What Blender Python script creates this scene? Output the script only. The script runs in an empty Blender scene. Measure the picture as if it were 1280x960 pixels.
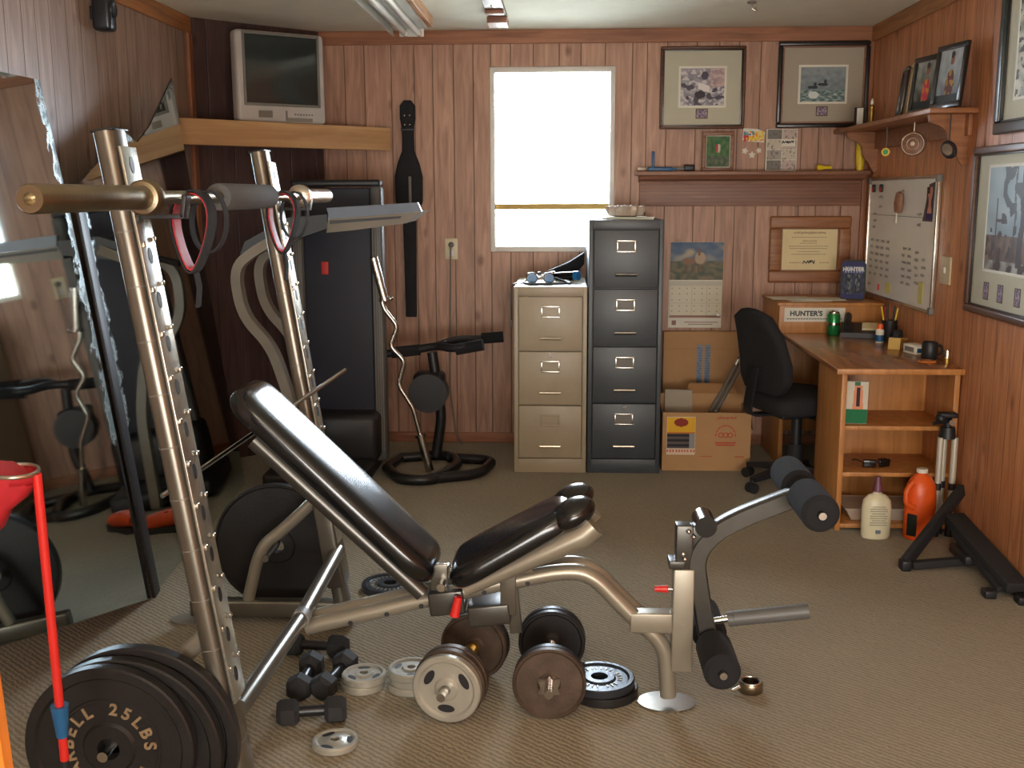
import bpy, bmesh, math, random
import numpy as np
from mathutils import Vector, Matrix, noise
R = math.radians
SC = bpy.context.scene
COL = SC.collection
random.seed(7)

# ------------------------------------------------------------------ camera
F_PX, PITCH, ROLL, YAW, EYE = 1340.0, 0.1758, -0.003, 0.0477, 1.458
_cy, _sy = math.cos(YAW), math.sin(YAW)
FWD = Vector((-_sy*math.cos(PITCH), _cy*math.cos(PITCH), -math.sin(PITCH)))
_r = Vector((_cy, _sy, 0)); _u = _r.cross(FWD)
CR = _r*math.cos(ROLL) + _u*math.sin(ROLL)
CU = -_r*math.sin(ROLL) + _u*math.cos(ROLL)
CAMPOS = Vector((0, 0, EYE))
cd = bpy.data.cameras.new('camera'); cam = bpy.data.objects.new('camera', cd); COL.objects.link(cam)
m = Matrix((CR, CU, -FWD)).transposed().to_4x4(); m.translation = CAMPOS
cam.matrix_world = m
cd.sensor_width = 36; cd.lens = 36*F_PX/1280; cd.clip_start = .05; cd.clip_end = 200
SC.camera = cam

# ------------------------------------------------------------------ exposure, world, lights
SC.view_settings.view_transform = 'Standard'
try: SC.view_settings.look = 'None'
except Exception: pass
SC.view_settings.exposure = 0.25
SC.view_settings.gamma = 1.0
SC.view_settings.use_curve_mapping = False

SKY_STRENGTH = 44.0
YFRONT = -1.62
FILL_W = 14.0
REAR_FILL_W = 190.0
world = bpy.data.worlds.new('world'); SC.world = world; world.use_nodes = True
nt = world.node_tree; nt.nodes.clear()
wo = nt.nodes.new('ShaderNodeOutputWorld'); bg = nt.nodes.new('ShaderNodeBackground')
bg.inputs['Strength'].default_value = SKY_STRENGTH
tc = nt.nodes.new('ShaderNodeTexCoord'); sp = nt.nodes.new('ShaderNodeSeparateXYZ')
rp = nt.nodes.new('ShaderNodeValToRGB')
rp.color_ramp.elements[0].position = .45; rp.color_ramp.elements[0].color = (.64, .70, .78, 1)
rp.color_ramp.elements[1].position = .60; rp.color_ramp.elements[1].color = (.78, .91, 1.04, 1)
mp = nt.nodes.new('ShaderNodeMath'); mp.operation = 'MULTIPLY_ADD'; mp.inputs[1].default_value = .5; mp.inputs[2].default_value = .5
nt.links.new(tc.outputs['Generated'], sp.inputs[0]); nt.links.new(sp.outputs['Z'], mp.inputs[0])
nt.links.new(mp.outputs[0], rp.inputs[0]); nt.links.new(rp.outputs[0], bg.inputs['Color']); nt.links.new(bg.outputs[0], wo.inputs[0])

def area_light(name, loc, size, size_y, energy, color, direction, portal=False):
    l = bpy.data.lights.new(name, 'AREA'); l.shape = 'RECTANGLE'; l.size = size; l.size_y = size_y
    l.energy = energy; l.color = color
    o = bpy.data.objects.new(name, l); COL.objects.link(o); o.location = loc
    o.rotation_euler = Vector(direction).to_track_quat('-Z', 'Y').to_euler()
    if portal: l.cycles.is_portal = True
    return o
area_light('window_portal', (-.065, 6.42, 1.64), .72, 1.05, 1, (1, 1, 1), (0, -1, 0), portal=True)
# added warm fill behind the camera, standing in for an unseen room lamp
area_light('warm_fill_light', (-.2, -.5, 2.2), .9, .5, FILL_W, (1.0, .82, .60), (.36, 1, -.20))

# broad fill added behind the camera; the front wall has no opening
area_light('rear_fill_light', (.5, YFRONT, 1.15), 2.2, 1.7, REAR_FILL_W, (1.0, .97, .90), (.06, 1, .42))

# ------------------------------------------------------------------ pixel -> point on a known plane
def P(u, v, x=None, y=None, z=None):
    D = FWD + CR*((u-640)/F_PX) - CU*((v-480)/F_PX)
    t = x/D.x if x is not None else (y/D.y if y is not None else (z-EYE)/D.z)
    return CAMPOS + D*t

# ------------------------------------------------------------------ materials
def lin(c):
    return tuple(((v/255)/12.92 if v/255 <= .04045 else ((v/255+.055)/1.055)**2.4) for v in c)
def mat(name, rgb, rough=.5, metal=0, coat=0, bump=0, bscale=60, var=.08, spec=.5, vscale=9, vstretch=(1, 1, 1)):
    """rgb in 0..255 sRGB; a soft noise varies colour and roughness, optional bump"""
    M = bpy.data.materials.new(name); M.use_nodes = True; t = M.node_tree; b = t.nodes['Principled BSDF']
    c = lin(rgb)
    b.inputs['Roughness'].default_value = rough; b.inputs['Metallic'].default_value = metal
    b.inputs['Coat Weight'].default_value = coat; b.inputs['Specular IOR Level'].default_value = spec
    b.inputs['Coat Roughness'].default_value = .1
    co = t.nodes.new('ShaderNodeTexCoord'); mpg = t.nodes.new('ShaderNodeMapping'); mpg.inputs['Scale'].default_value = vstretch
    n = t.nodes.new('ShaderNodeTexNoise'); n.inputs['Scale'].default_value = vscale; n.inputs['Detail'].default_value = 5
    t.links.new(co.outputs['Object'], mpg.inputs[0]); t.links.new(mpg.outputs[0], n.inputs['Vector'])
    r = t.nodes.new('ShaderNodeValToRGB')
    r.color_ramp.elements[0].position = .3; r.color_ramp.elements[1].position = .7
    r.color_ramp.elements[0].color = tuple(max(0, v*(1-var)) for v in c)+(1,)
    r.color_ramp.elements[1].color = tuple(min(1, v*(1+var)) for v in c)+(1,)
    t.links.new(n.outputs['Fac'], r.inputs[0]); t.links.new(r.outputs[0], b.inputs['Base Color'])
    if bump:
        n2 = t.nodes.new('ShaderNodeTexNoise'); n2.inputs['Scale'].default_value = bscale; n2.inputs['Detail'].default_value = 3
        bp = t.nodes.new('ShaderNodeBump'); bp.inputs['Strength'].default_value = bump; bp.inputs['Distance'].default_value = .002
        t.links.new(mpg.outputs[0], n2.inputs['Vector']); t.links.new(n2.outputs['Fac'], bp.inputs['Height']); t.links.new(bp.outputs[0], b.inputs['Normal'])
    return M

def wood(name, dark, light, scale=6, axis='X', rough=.45, knots=False, coat=0):
    """grain runs along `axis` of the object"""
    M = bpy.data.materials.new(name); M.use_nodes = True; t = M.node_tree; b = t.nodes['Principled BSDF']
    b.inputs['Roughness'].default_value = rough; b.inputs['Coat Weight'].default_value = coat; b.inputs['Coat Roughness'].default_value = .2
    co = t.nodes.new('ShaderNodeTexCoord'); mg = t.nodes.new('ShaderNodeMapping')
    s = {'X': (.08, 1, 1), 'Y': (1, .08, 1), 'Z': (1, 1, .08)}[axis]; mg.inputs['Scale'].default_value = s
    n = t.nodes.new('ShaderNodeTexNoise'); n.inputs['Scale'].default_value = scale*6; n.inputs['Detail'].default_value = 7; n.inputs['Distortion'].default_value = .8
    r = t.nodes.new('ShaderNodeValToRGB'); r.color_ramp.elements[0].position = .3; r.color_ramp.elements[1].position = .7
    r.color_ramp.elements[0].color = lin(dark)+(1,); r.color_ramp.elements[1].color = lin(light)+(1,)
    t.links.new(co.outputs['Object'], mg.inputs[0]); t.links.new(mg.outputs[0], n.inputs['Vector']); t.links.new(n.outputs['Fac'], r.inputs[0])
    out = r.outputs[0]
    if knots:
        v = t.nodes.new('ShaderNodeTexVoronoi'); v.inputs['Scale'].default_value = 7
        m2 = t.nodes.new('ShaderNodeMapping'); m2.inputs['Scale'].default_value = {'X': (.6, 1, 1), 'Y': (1, .6, 1), 'Z': (1, 1, .6)}[axis]
        t.links.new(co.outputs['Object'], m2.inputs[0]); t.links.new(m2.outputs[0], v.inputs['Vector'])
        r2 = t.nodes.new('ShaderNodeValToRGB'); r2.color_ramp.elements[0].position = .04; r2.color_ramp.elements[1].position = .10
        r2.color_ramp.elements[0].color = (.16, .09, .05, 1); r2.color_ramp.elements[1].color = (1, 1, 1, 1)
        t.links.new(v.outputs['Distance'], r2.inputs[0])
        mx = t.nodes.new('ShaderNodeMix'); mx.data_type = 'RGBA'; mx.blend_type = 'MULTIPLY'; mx.inputs[0].default_value = .8
        t.links.new(out, mx.inputs[6]); t.links.new(r2.outputs[0], mx.inputs[7]); out = mx.outputs[2]
    t.links.new(out, b.inputs['Base Color'])
    bp = t.nodes.new('ShaderNodeBump'); bp.inputs['Strength'].default_value = .15; bp.inputs['Distance'].default_value = .002
    t.links.new(n.outputs['Fac'], bp.inputs['Height']); t.links.new(bp.outputs[0], b.inputs['Normal'])
    return M

def panelling(name, dark, light, hor='X'):
    """knotty wall panelling: vertical boards of uneven width between dark grooves"""
    M = bpy.data.materials.new(name); M.use_nodes = True; t = M.node_tree; b = t.nodes['Principled BSDF']
    L = t.links.new; N = t.nodes.new
    b.inputs['Roughness'].default_value = .42; b.inputs['Specular IOR Level'].default_value = .4
    co = N('ShaderNodeTexCoord'); sx = N('ShaderNodeSeparateXYZ'); L(co.outputs['Object'], sx.inputs[0])
    h = sx.outputs[hor]
    # uneven widths: board edges come from a 1-D voronoi along the wall
    vo = N('ShaderNodeTexVoronoi'); vo.voronoi_dimensions = '1D'; vo.feature = 'DISTANCE_TO_EDGE'; vo.inputs['Scale'].default_value = 8.2; vo.inputs['Randomness'].default_value = .75
    L(h, vo.inputs['W'])
    vc = N('ShaderNodeTexVoronoi'); vc.voronoi_dimensions = '1D'; vc.inputs['Scale'].default_value = 8.2; vc.inputs['Randomness'].default_value = .75
    L(h, vc.inputs['W'])
    g = N('ShaderNodeValToRGB'); g.color_ramp.elements[0].position = .010; g.color_ramp.elements[1].position = .026
    g.color_ramp.elements[0].color = (0, 0, 0, 1); g.color_ramp.elements[1].color = (1, 1, 1, 1); L(vo.outputs['Distance'], g.inputs[0])
    # grain, offset for each board
    cb = N('ShaderNodeCombineXYZ'); mu = N('ShaderNodeMath'); mu.operation = 'MULTIPLY'; mu.inputs[1].default_value = .09; L(sx.outputs['Z'], mu.inputs[0])
    sc_ = N('ShaderNodeSeparateColor'); L(vc.outputs['Color'], sc_.inputs[0])
    off = N('ShaderNodeMath'); off.operation = 'MULTIPLY'; off.inputs[1].default_value = 7; L(sc_.outputs[0], off.inputs[0])
    L(h, cb.inputs[0]); L(off.outputs[0], cb.inputs[1]); L(mu.outputs[0], cb.inputs[2])
    n = N('ShaderNodeTexNoise'); n.inputs['Scale'].default_value = 34; n.inputs['Detail'].default_value = 6; n.inputs['Distortion'].default_value = 1.0; L(cb.outputs[0], n.inputs['Vector'])
    r = N('ShaderNodeValToRGB'); r.color_ramp.elements[0].position = .3; r.color_ramp.elements[1].position = .68
    r.color_ramp.elements[0].color = lin(dark)+(1,); r.color_ramp.elements[1].color = lin(light)+(1,); L(n.outputs['Fac'], r.inputs[0])
    # board tint
    tint = N('ShaderNodeMapRange'); tint.inputs[3].default_value = .93; tint.inputs[4].default_value = 1.06; L(sc_.outputs[1], tint.inputs[0])
    m1 = N('ShaderNodeMix'); m1.data_type = 'RGBA'; m1.blend_type = 'MULTIPLY'; m1.inputs[0].default_value = 1; L(r.outputs[0], m1.inputs[6]); L(tint.outputs[0], m1.inputs[7])
    # knots
    cb2 = N('ShaderNodeCombineXYZ'); mz = N('ShaderNodeMath'); mz.operation = 'MULTIPLY'; mz.inputs[1].default_value = .62; L(sx.outputs['Z'], mz.inputs[0])
    L(h, cb2.inputs[0]); L(off.outputs[0], cb2.inputs[1]); L(mz.outputs[0], cb2.inputs[2])
    kv = N('ShaderNodeTexVoronoi'); kv.inputs['Scale'].default_value = 5.5; L(cb2.outputs[0], kv.inputs['Vector'])
    kr = N('ShaderNodeValToRGB'); kr.color_ramp.elements[0].position = .05; kr.color_ramp.elements[1].position = .15
    kr.color_ramp.elements[0].color = (.35, .22, .16, 1); kr.color_ramp.elements[1].color = (1, 1, 1, 1); L(kv.outputs['Distance'], kr.inputs[0])
    m2 = N('ShaderNodeMix'); m2.data_type = 'RGBA'; m2.blend_type = 'MULTIPLY'; m2.inputs[0].default_value = .75; L(m1.outputs[2], m2.inputs[6]); L(kr.outputs[0], m2.inputs[7])
    m3 = N('ShaderNodeMix'); m3.data_type = 'RGBA'; m3.blend_type = 'MULTIPLY'; m3.inputs[0].default_value = .72; L(m2.outputs[2], m3.inputs[6]); L(g.outputs[0], m3.inputs[7])
    L(m3.outputs[2], b.inputs['Base Color'])
    bp = N('ShaderNodeBump'); bp.inputs['Strength'].default_value = .5; bp.inputs['Distance'].default_value = .004; L(g.outputs[0], bp.inputs['Height']); L(bp.outputs[0], b.inputs['Normal'])
    return M

def carpet_material():
    M = bpy.data.materials.new('ribbed_beige_carpet'); M.use_nodes = True; t = M.node_tree; b = t.nodes['Principled BSDF']
    L = t.links.new; N = t.nodes.new
    b.inputs['Roughness'].default_value = .95; b.inputs['Specular IOR Level'].default_value = .15; b.inputs['Sheen Weight'].default_value = .25
    co = N('ShaderNodeTexCoord'); mg = N('ShaderNodeMapping'); mg.inputs['Rotation'].default_value = (0, 0, R(40)); L(co.outputs['Object'], mg.inputs[0])
    w = N('ShaderNodeTexWave'); w.bands_direction = 'Y'; w.inputs['Scale'].default_value = 19; w.inputs['Distortion'].default_value = 3.6; w.inputs['Detail'].default_value = 3; w.inputs['Detail Scale'].default_value = 2.5
    L(mg.outputs[0], w.inputs['Vector'])
    n = N('ShaderNodeTexNoise'); n.inputs['Scale'].default_value = 130; n.inputs['Detail'].default_value = 3; L(co.outputs['Object'], n.inputs['Vector'])
    n2 = N('ShaderNodeTexNoise'); n2.inputs['Scale'].default_value = 1.3; n2.inputs['Detail'].default_value = 4; L(co.outputs['Object'], n2.inputs['Vector'])
    a = N('ShaderNodeMath'); a.operation = 'ADD'; L(w.outputs['Fac'], a.inputs[0]); L(n.outputs['Fac'], a.inputs[1])
    a2 = N('ShaderNodeMath'); a2.operation = 'MULTIPLY'; a2.inputs[1].default_value = .5; L(a.outputs[0], a2.inputs[0])
    r = N('ShaderNodeValToRGB'); r.color_ramp.elements[0].position = .22; r.color_ramp.elements[1].position = .75
    r.color_ramp.elements[0].color = lin((114, 102, 80))+(1,); r.color_ramp.elements[1].color = lin((156, 142, 114))+(1,); L(a2.outputs[0], r.inputs[0])
    r2 = N('ShaderNodeMapRange'); r2.inputs[1].default_value = .3; r2.inputs[2].default_value = .7; r2.inputs[3].default_value = .88; r2.inputs[4].default_value = 1.06; L(n2.outputs['Fac'], r2.inputs[0])
    mx = N('ShaderNodeMix'); mx.data_type = 'RGBA'; mx.blend_type = 'MULTIPLY'; mx.inputs[0].default_value = 1; L(r.outputs[0], mx.inputs[6]); L(r2.outputs[0], mx.inputs[7])
    L(mx.outputs[2], b.inputs['Base Color'])
    bp = N('ShaderNodeBump'); bp.inputs['Strength'].default_value = .7; bp.inputs['Distance'].default_value = .005; L(a2.outputs[0], bp.inputs['Height']); L(bp.outputs[0], b.inputs['Normal'])
    return M

def attr_mat(name, rough=.6, spec=.3, coat=0):
    M = bpy.data.materials.new(name); M.use_nodes = True; t = M.node_tree; b = t.nodes['Principled BSDF']
    a = t.nodes.new('ShaderNodeAttribute'); a.attribute_name = 'paint'; t.links.new(a.outputs['Color'], b.inputs['Base Color'])
    b.inputs['Roughness'].default_value = rough; b.inputs['Specular IOR Level'].default_value = spec; b.inputs['Coat Weight'].default_value = coat; b.inputs['Coat Roughness'].default_value = .08
    return M

def glass_mat():
    M = bpy.data.materials.new('window_glass'); M.use_nodes = True; t = M.node_tree; t.nodes.clear()
    o = t.nodes.new('ShaderNodeOutputMaterial'); tr = t.nodes.new('ShaderNodeBsdfTransparent'); gl = t.nodes.new('ShaderNodeBsdfGlossy')
    gl.inputs['Roughness'].default_value = .02; mx = t.nodes.new('ShaderNodeMixShader'); fr = t.nodes.new('ShaderNodeFresnel'); fr.inputs['IOR'].default_value = 1.45
    t.links.new(fr.outputs[0], mx.inputs[0]); t.links.new(tr.outputs[0], mx.inputs[1]); t.links.new(gl.outputs[0], mx.inputs[2]); t.links.new(mx.outputs[0], o.inputs[0])
    return M

def mirror_mat(edge_axis_note=''):
    """old silvered glass: clear in the middle, cloudy where the 'worn' attribute is high"""
    M = bpy.data.materials.new('mirror_silver'); M.use_nodes = True; t = M.node_tree; b = t.nodes['Principled BSDF']; L = t.links.new; N = t.nodes.new
    a = N('ShaderNodeAttribute'); a.attribute_name = 'worn'
    co = N('ShaderNodeTexCoord'); n = N('ShaderNodeTexNoise'); n.inputs['Scale'].default_value = 14; n.inputs['Detail'].default_value = 8; n.inputs['Roughness'].default_value = .65; L(co.outputs['Object'], n.inputs['Vector'])
    mu = N('ShaderNodeMath'); mu.operation = 'MULTIPLY'; L(a.outputs['Fac'], mu.inputs[0]); L(n.outputs['Fac'], mu.inputs[1])
    r = N('ShaderNodeValToRGB'); r.color_ramp.elements[0].position = .40; r.color_ramp.elements[1].position = .56
    r.color_ramp.elements[0].color = (0, 0, 0, 1); r.color_ramp.elements[1].color = (1, 1, 1, 1); L(mu.outputs[0], r.inputs[0])
    c = N('ShaderNodeMix'); c.data_type = 'RGBA'; c.inputs[6].default_value = (.60, .70, .72, 1); c.inputs[7].default_value = (.10, .16, .17, 1); L(r.outputs[0], c.inputs[0]); L(c.outputs[2], b.inputs['Base Color'])
    iv = N('ShaderNodeMath'); iv.operation = 'SUBTRACT'; iv.inputs[0].default_value = 1; L(r.outputs[0], iv.inputs[1]); L(iv.outputs[0], b.inputs['Metallic'])
    rr = N('ShaderNodeMapRange'); rr.inputs[3].default_value = .035; rr.inputs[4].default_value = .55; L(r.outputs[0], rr.inputs[0]); L(rr.outputs[0], b.inputs['Roughness'])
    return M

MT = dict(
    wall=panelling('red_cedar_panelling', (154, 114, 94), (194, 152, 128), 'X'),
    wall_y=panelling('red_cedar_panelling_side', (168, 106, 68), (214, 146, 100), 'Y'),
    wall_l=panelling('glare_greyed_panelling', (142, 120, 106), (178, 152, 136), 'Y'),  # same cedar panelling, window glare put into its greyer colour
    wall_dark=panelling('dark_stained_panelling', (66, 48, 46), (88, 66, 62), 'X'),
    trim=wood('cedar_trim', (130, 80, 52), (172, 114, 78), axis='X', rough=.45),
    trim_y=wood('cedar_trim_side', (140, 92, 52), (190, 132, 80), axis='Y', rough=.45),
    trim_z=wood('cedar_trim_upright', (130, 80, 52), (172, 114, 78), axis='Z', rough=.45),
    ceiling=mat('cream_ceiling', (234, 230, 212), .85, bump=.3, bscale=60, var=.03, spec=.2),
    carpet=carpet_material(),
    glass=glass_mat(), mirror=mirror_mat(),
    white=mat('white_vinyl', (225, 222, 214), .4),
    cream=mat('cream_plastic', (214, 200, 166), .4),
    dark_cab=mat('charcoal_enamel', (66, 72, 78), .38, var=.05),
    tan_cab=mat('tan_enamel', (172, 158, 134), .38, var=.04),
    nickel=mat('nickel', (205, 200, 190), .25, 1),
    gunmetal=mat('gunmetal_enamel', (92, 90, 86), .30, .75, var=.1), chrome=mat('chrome', (215, 215, 215), .12, 1, var=.03),
    bar_steel=mat('worn_bar_steel', (150, 136, 112), .30, 1, var=.18, bump=.25, bscale=90),
    grey_steel=mat('silver_powdercoat', (120, 115, 105), .30, .75, var=.08),
    champagne=mat('champagne_powdercoat', (160, 153, 138), .34, .55, var=.05),
    blacksteel=mat('black_enamel', (36, 36, 38), .35, .1),
    black=mat('black_plastic', (34, 34, 38), .45),
    bright_zinc=mat('bright_zinc', (196, 196, 188), .27, .85, var=.12, bump=.3, bscale=60), satin_silver=mat('satin_silver', (206, 202, 186), .35, .35, var=.03),
    black_matte=mat('black_rubber', (36, 36, 38), .75, bump=.3),
    blackfab=mat('black_fabric', (34, 34, 38), .92, bump=.5, bscale=300),
    vinyl=mat('glossy_black_vinyl', (14, 15, 18), .23, coat=.5, bump=.12, bscale=25, var=.1),
    foam=mat('black_foam', (28, 28, 31), .98, bump=.5, bscale=200),
    greyfoam=mat('grey_foam', (86, 88, 90), .85, bump=.5, bscale=200),
    iron=mat('black_cast_iron', (42, 40, 40), .42, .35, bump=.35, bscale=120, var=.2),
    rust=mat('brown_rusty_iron', (82, 66, 54), .5, .35, bump=.4, bscale=110, var=.3, vscale=20),
    silverplate=mat('silver_painted_iron', (176, 172, 160), .36, .45, bump=.35, bscale=90, var=.12),
    blueplate=mat('dark_grey_painted_iron', (58, 62, 68), .3, .5, bump=.35, bscale=90, var=.12),
    lettering=mat('worn_gold_lettering', (150, 128, 98), .5, .3, var=.25, vscale=40),
    red=mat('red_plastic', (205, 40, 34), .4), redfab=mat('red_fabric', (176, 34, 44), .55, bump=.6, bscale=20, var=.2),
    blue=mat('blue_plastic', (36, 92, 140), .4), tealfab=mat('dark_teal_fabric', (16, 60, 74), .7, bump=.4, bscale=30),
    orange=mat('orange_plastic', (226, 88, 26), .38), orange_dk=mat('orange_rubber', (206, 74, 30), .5),
    lumber=wood('pine_lumber', (168, 124, 80), (198, 154, 106), scale=4, axis='X', rough=.6, knots=True),
    oak=wood('honey_oak', (172, 112, 56), (204, 142, 80), scale=5, axis='Z', rough=.4),
    oak_top=wood('walnut_desk_top', (132, 80, 44), (164, 106, 64), scale=5, axis='Y', rough=.26, coat=.3),
    walnut=wood('dark_walnut', (74, 46, 32), (104, 68, 46), scale=7, axis='X', rough=.4),
    mantle=wood('mantle_brown', (122, 80, 60), (154, 108, 84), scale=6, axis='X', rough=.45),
    frame_oak=wood('reddish_oak', (136, 84, 50), (172, 116, 74), scale=7, axis='X', rough=.45),
    ebony=mat('black_wood', (30, 26, 26), .3, coat=.3), darkgreen=mat('dark_green_lacquer', (22, 34, 32), .3, coat=.3),
    cardboard=mat('cardboard', (188, 146, 102), .8, bump=.1, var=.05),
    cardboard_in=mat('cardboard_inner', (170, 126, 82), .85, var=.05),
    matboard=mat('grey_mat_board', (196, 192, 172), .9, var=.02), matboard2=mat('taupe_mat_board', (176, 166, 148), .9, var=.02),
    paper=mat('white_paper', (232, 228, 214), .8, var=.03), parchment=mat('cream_parchment', (232, 214, 168), .8, var=.04),
    ink=mat('black_ink', (34, 30, 30), .6), redink=mat('red_ink', (196, 62, 42), .6), yellow=mat('yellow_plastic', (232, 200, 40), .4),
    tube=mat('white_fluorescent_tube', (232, 232, 224), .25), tvcase=mat('silver_grey_plastic', (186, 180, 174), .4),
    screen=mat('crt_glass', (44, 52, 52), .12, coat=.6, var=.05), seam=mat('grey_plastic', (120, 116, 110), .5),
    board=mat('whiteboard_surface', (240, 238, 230), .28, var=.02), tread=mat('navy_treadmill_belt', (38, 42, 56), .6, bump=.2),
    rib=mat('grey_ribbed_rail', (92, 92, 90), .45), console=mat('blue_grey_plastic', (112, 124, 142), .35), consoleb=mat('beige_grey_plastic', (128, 120, 108), .45),
    arm=mat('taupe_tube_enamel', (132, 126, 114), .4), lotion=mat('ivory_plastic', (226, 218, 186), .35), mauve=mat('mauve_plastic', (112, 62, 84), .4),
    clear=mat('milky_plastic', (188, 172, 156), .25), green=mat('green_metal', (44, 140, 76), .3, .4), brass=mat('brass', (176, 140, 70), .35, .9, var=.1),
    print=attr_mat('printed_paper', .55), print_gloss=attr_mat('framed_print', .5, coat=.15), lawn=mat('bounce_lightened_lawn', (225, 225, 214), .9, var=.2, vscale=2),  # lawn colour lightened to bounce daylight onto the ceiling
    siding=mat('pale_siding', (206, 190, 168), .8, var=.05), straw=mat('golden_cup', (206, 170, 90), .5), sticky=mat('yellow_note', (226, 216, 130), .7),
    pink=mat('hot_pink_plastic', (236, 60, 90), .4), gripblue=mat('cyan_glossy_plastic', (30, 110, 170), .3), orangewood=wood('orange_varnished_pine', (190, 104, 34), (222, 134, 52), axis='Z', rough=.35),
)

# ------------------------------------------------------------------ object helpers
def tag(o, label=None, cat=None, group=None, kind=None):
    if label: o['label'] = label
    if cat: o['category'] = cat
    if group: o['group'] = group
    if kind: o['kind'] = kind
    return o
def thing(name, label, cat, loc=(0, 0, 0), rz=0, group=None):
    o = bpy.data.objects.new(name, None); COL.objects.link(o); o.empty_display_size = .05
    o.location = loc; o.rotation_euler = (0, 0, rz); tag(o, label, cat, group)
    return o
def root_mx(o):
    while o.parent: o = o.parent
    return Matrix.Translation(o.location) @ o.rotation_euler.to_matrix().to_4x4()

def fillet(pts, rad, n=6):
    pts = [Vector(p) for p in pts]
    if rad <= 0 or len(pts) < 3: return pts
    out = [pts[0]]
    for i in range(1, len(pts)-1):
        a, b, c = pts[i-1], pts[i], pts[i+1]
        r1 = min(rad, (a-b).length*.48); r2 = min(rad, (c-b).length*.48)
        p, q = b+(a-b).normalized()*r1, b+(c-b).normalized()*r2
        for k in range(n+1):
            s = k/n; out.append(p*(1-s)**2 + b*2*s*(1-s) + q*s*s)
    out.append(pts[-1]); return out

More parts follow.
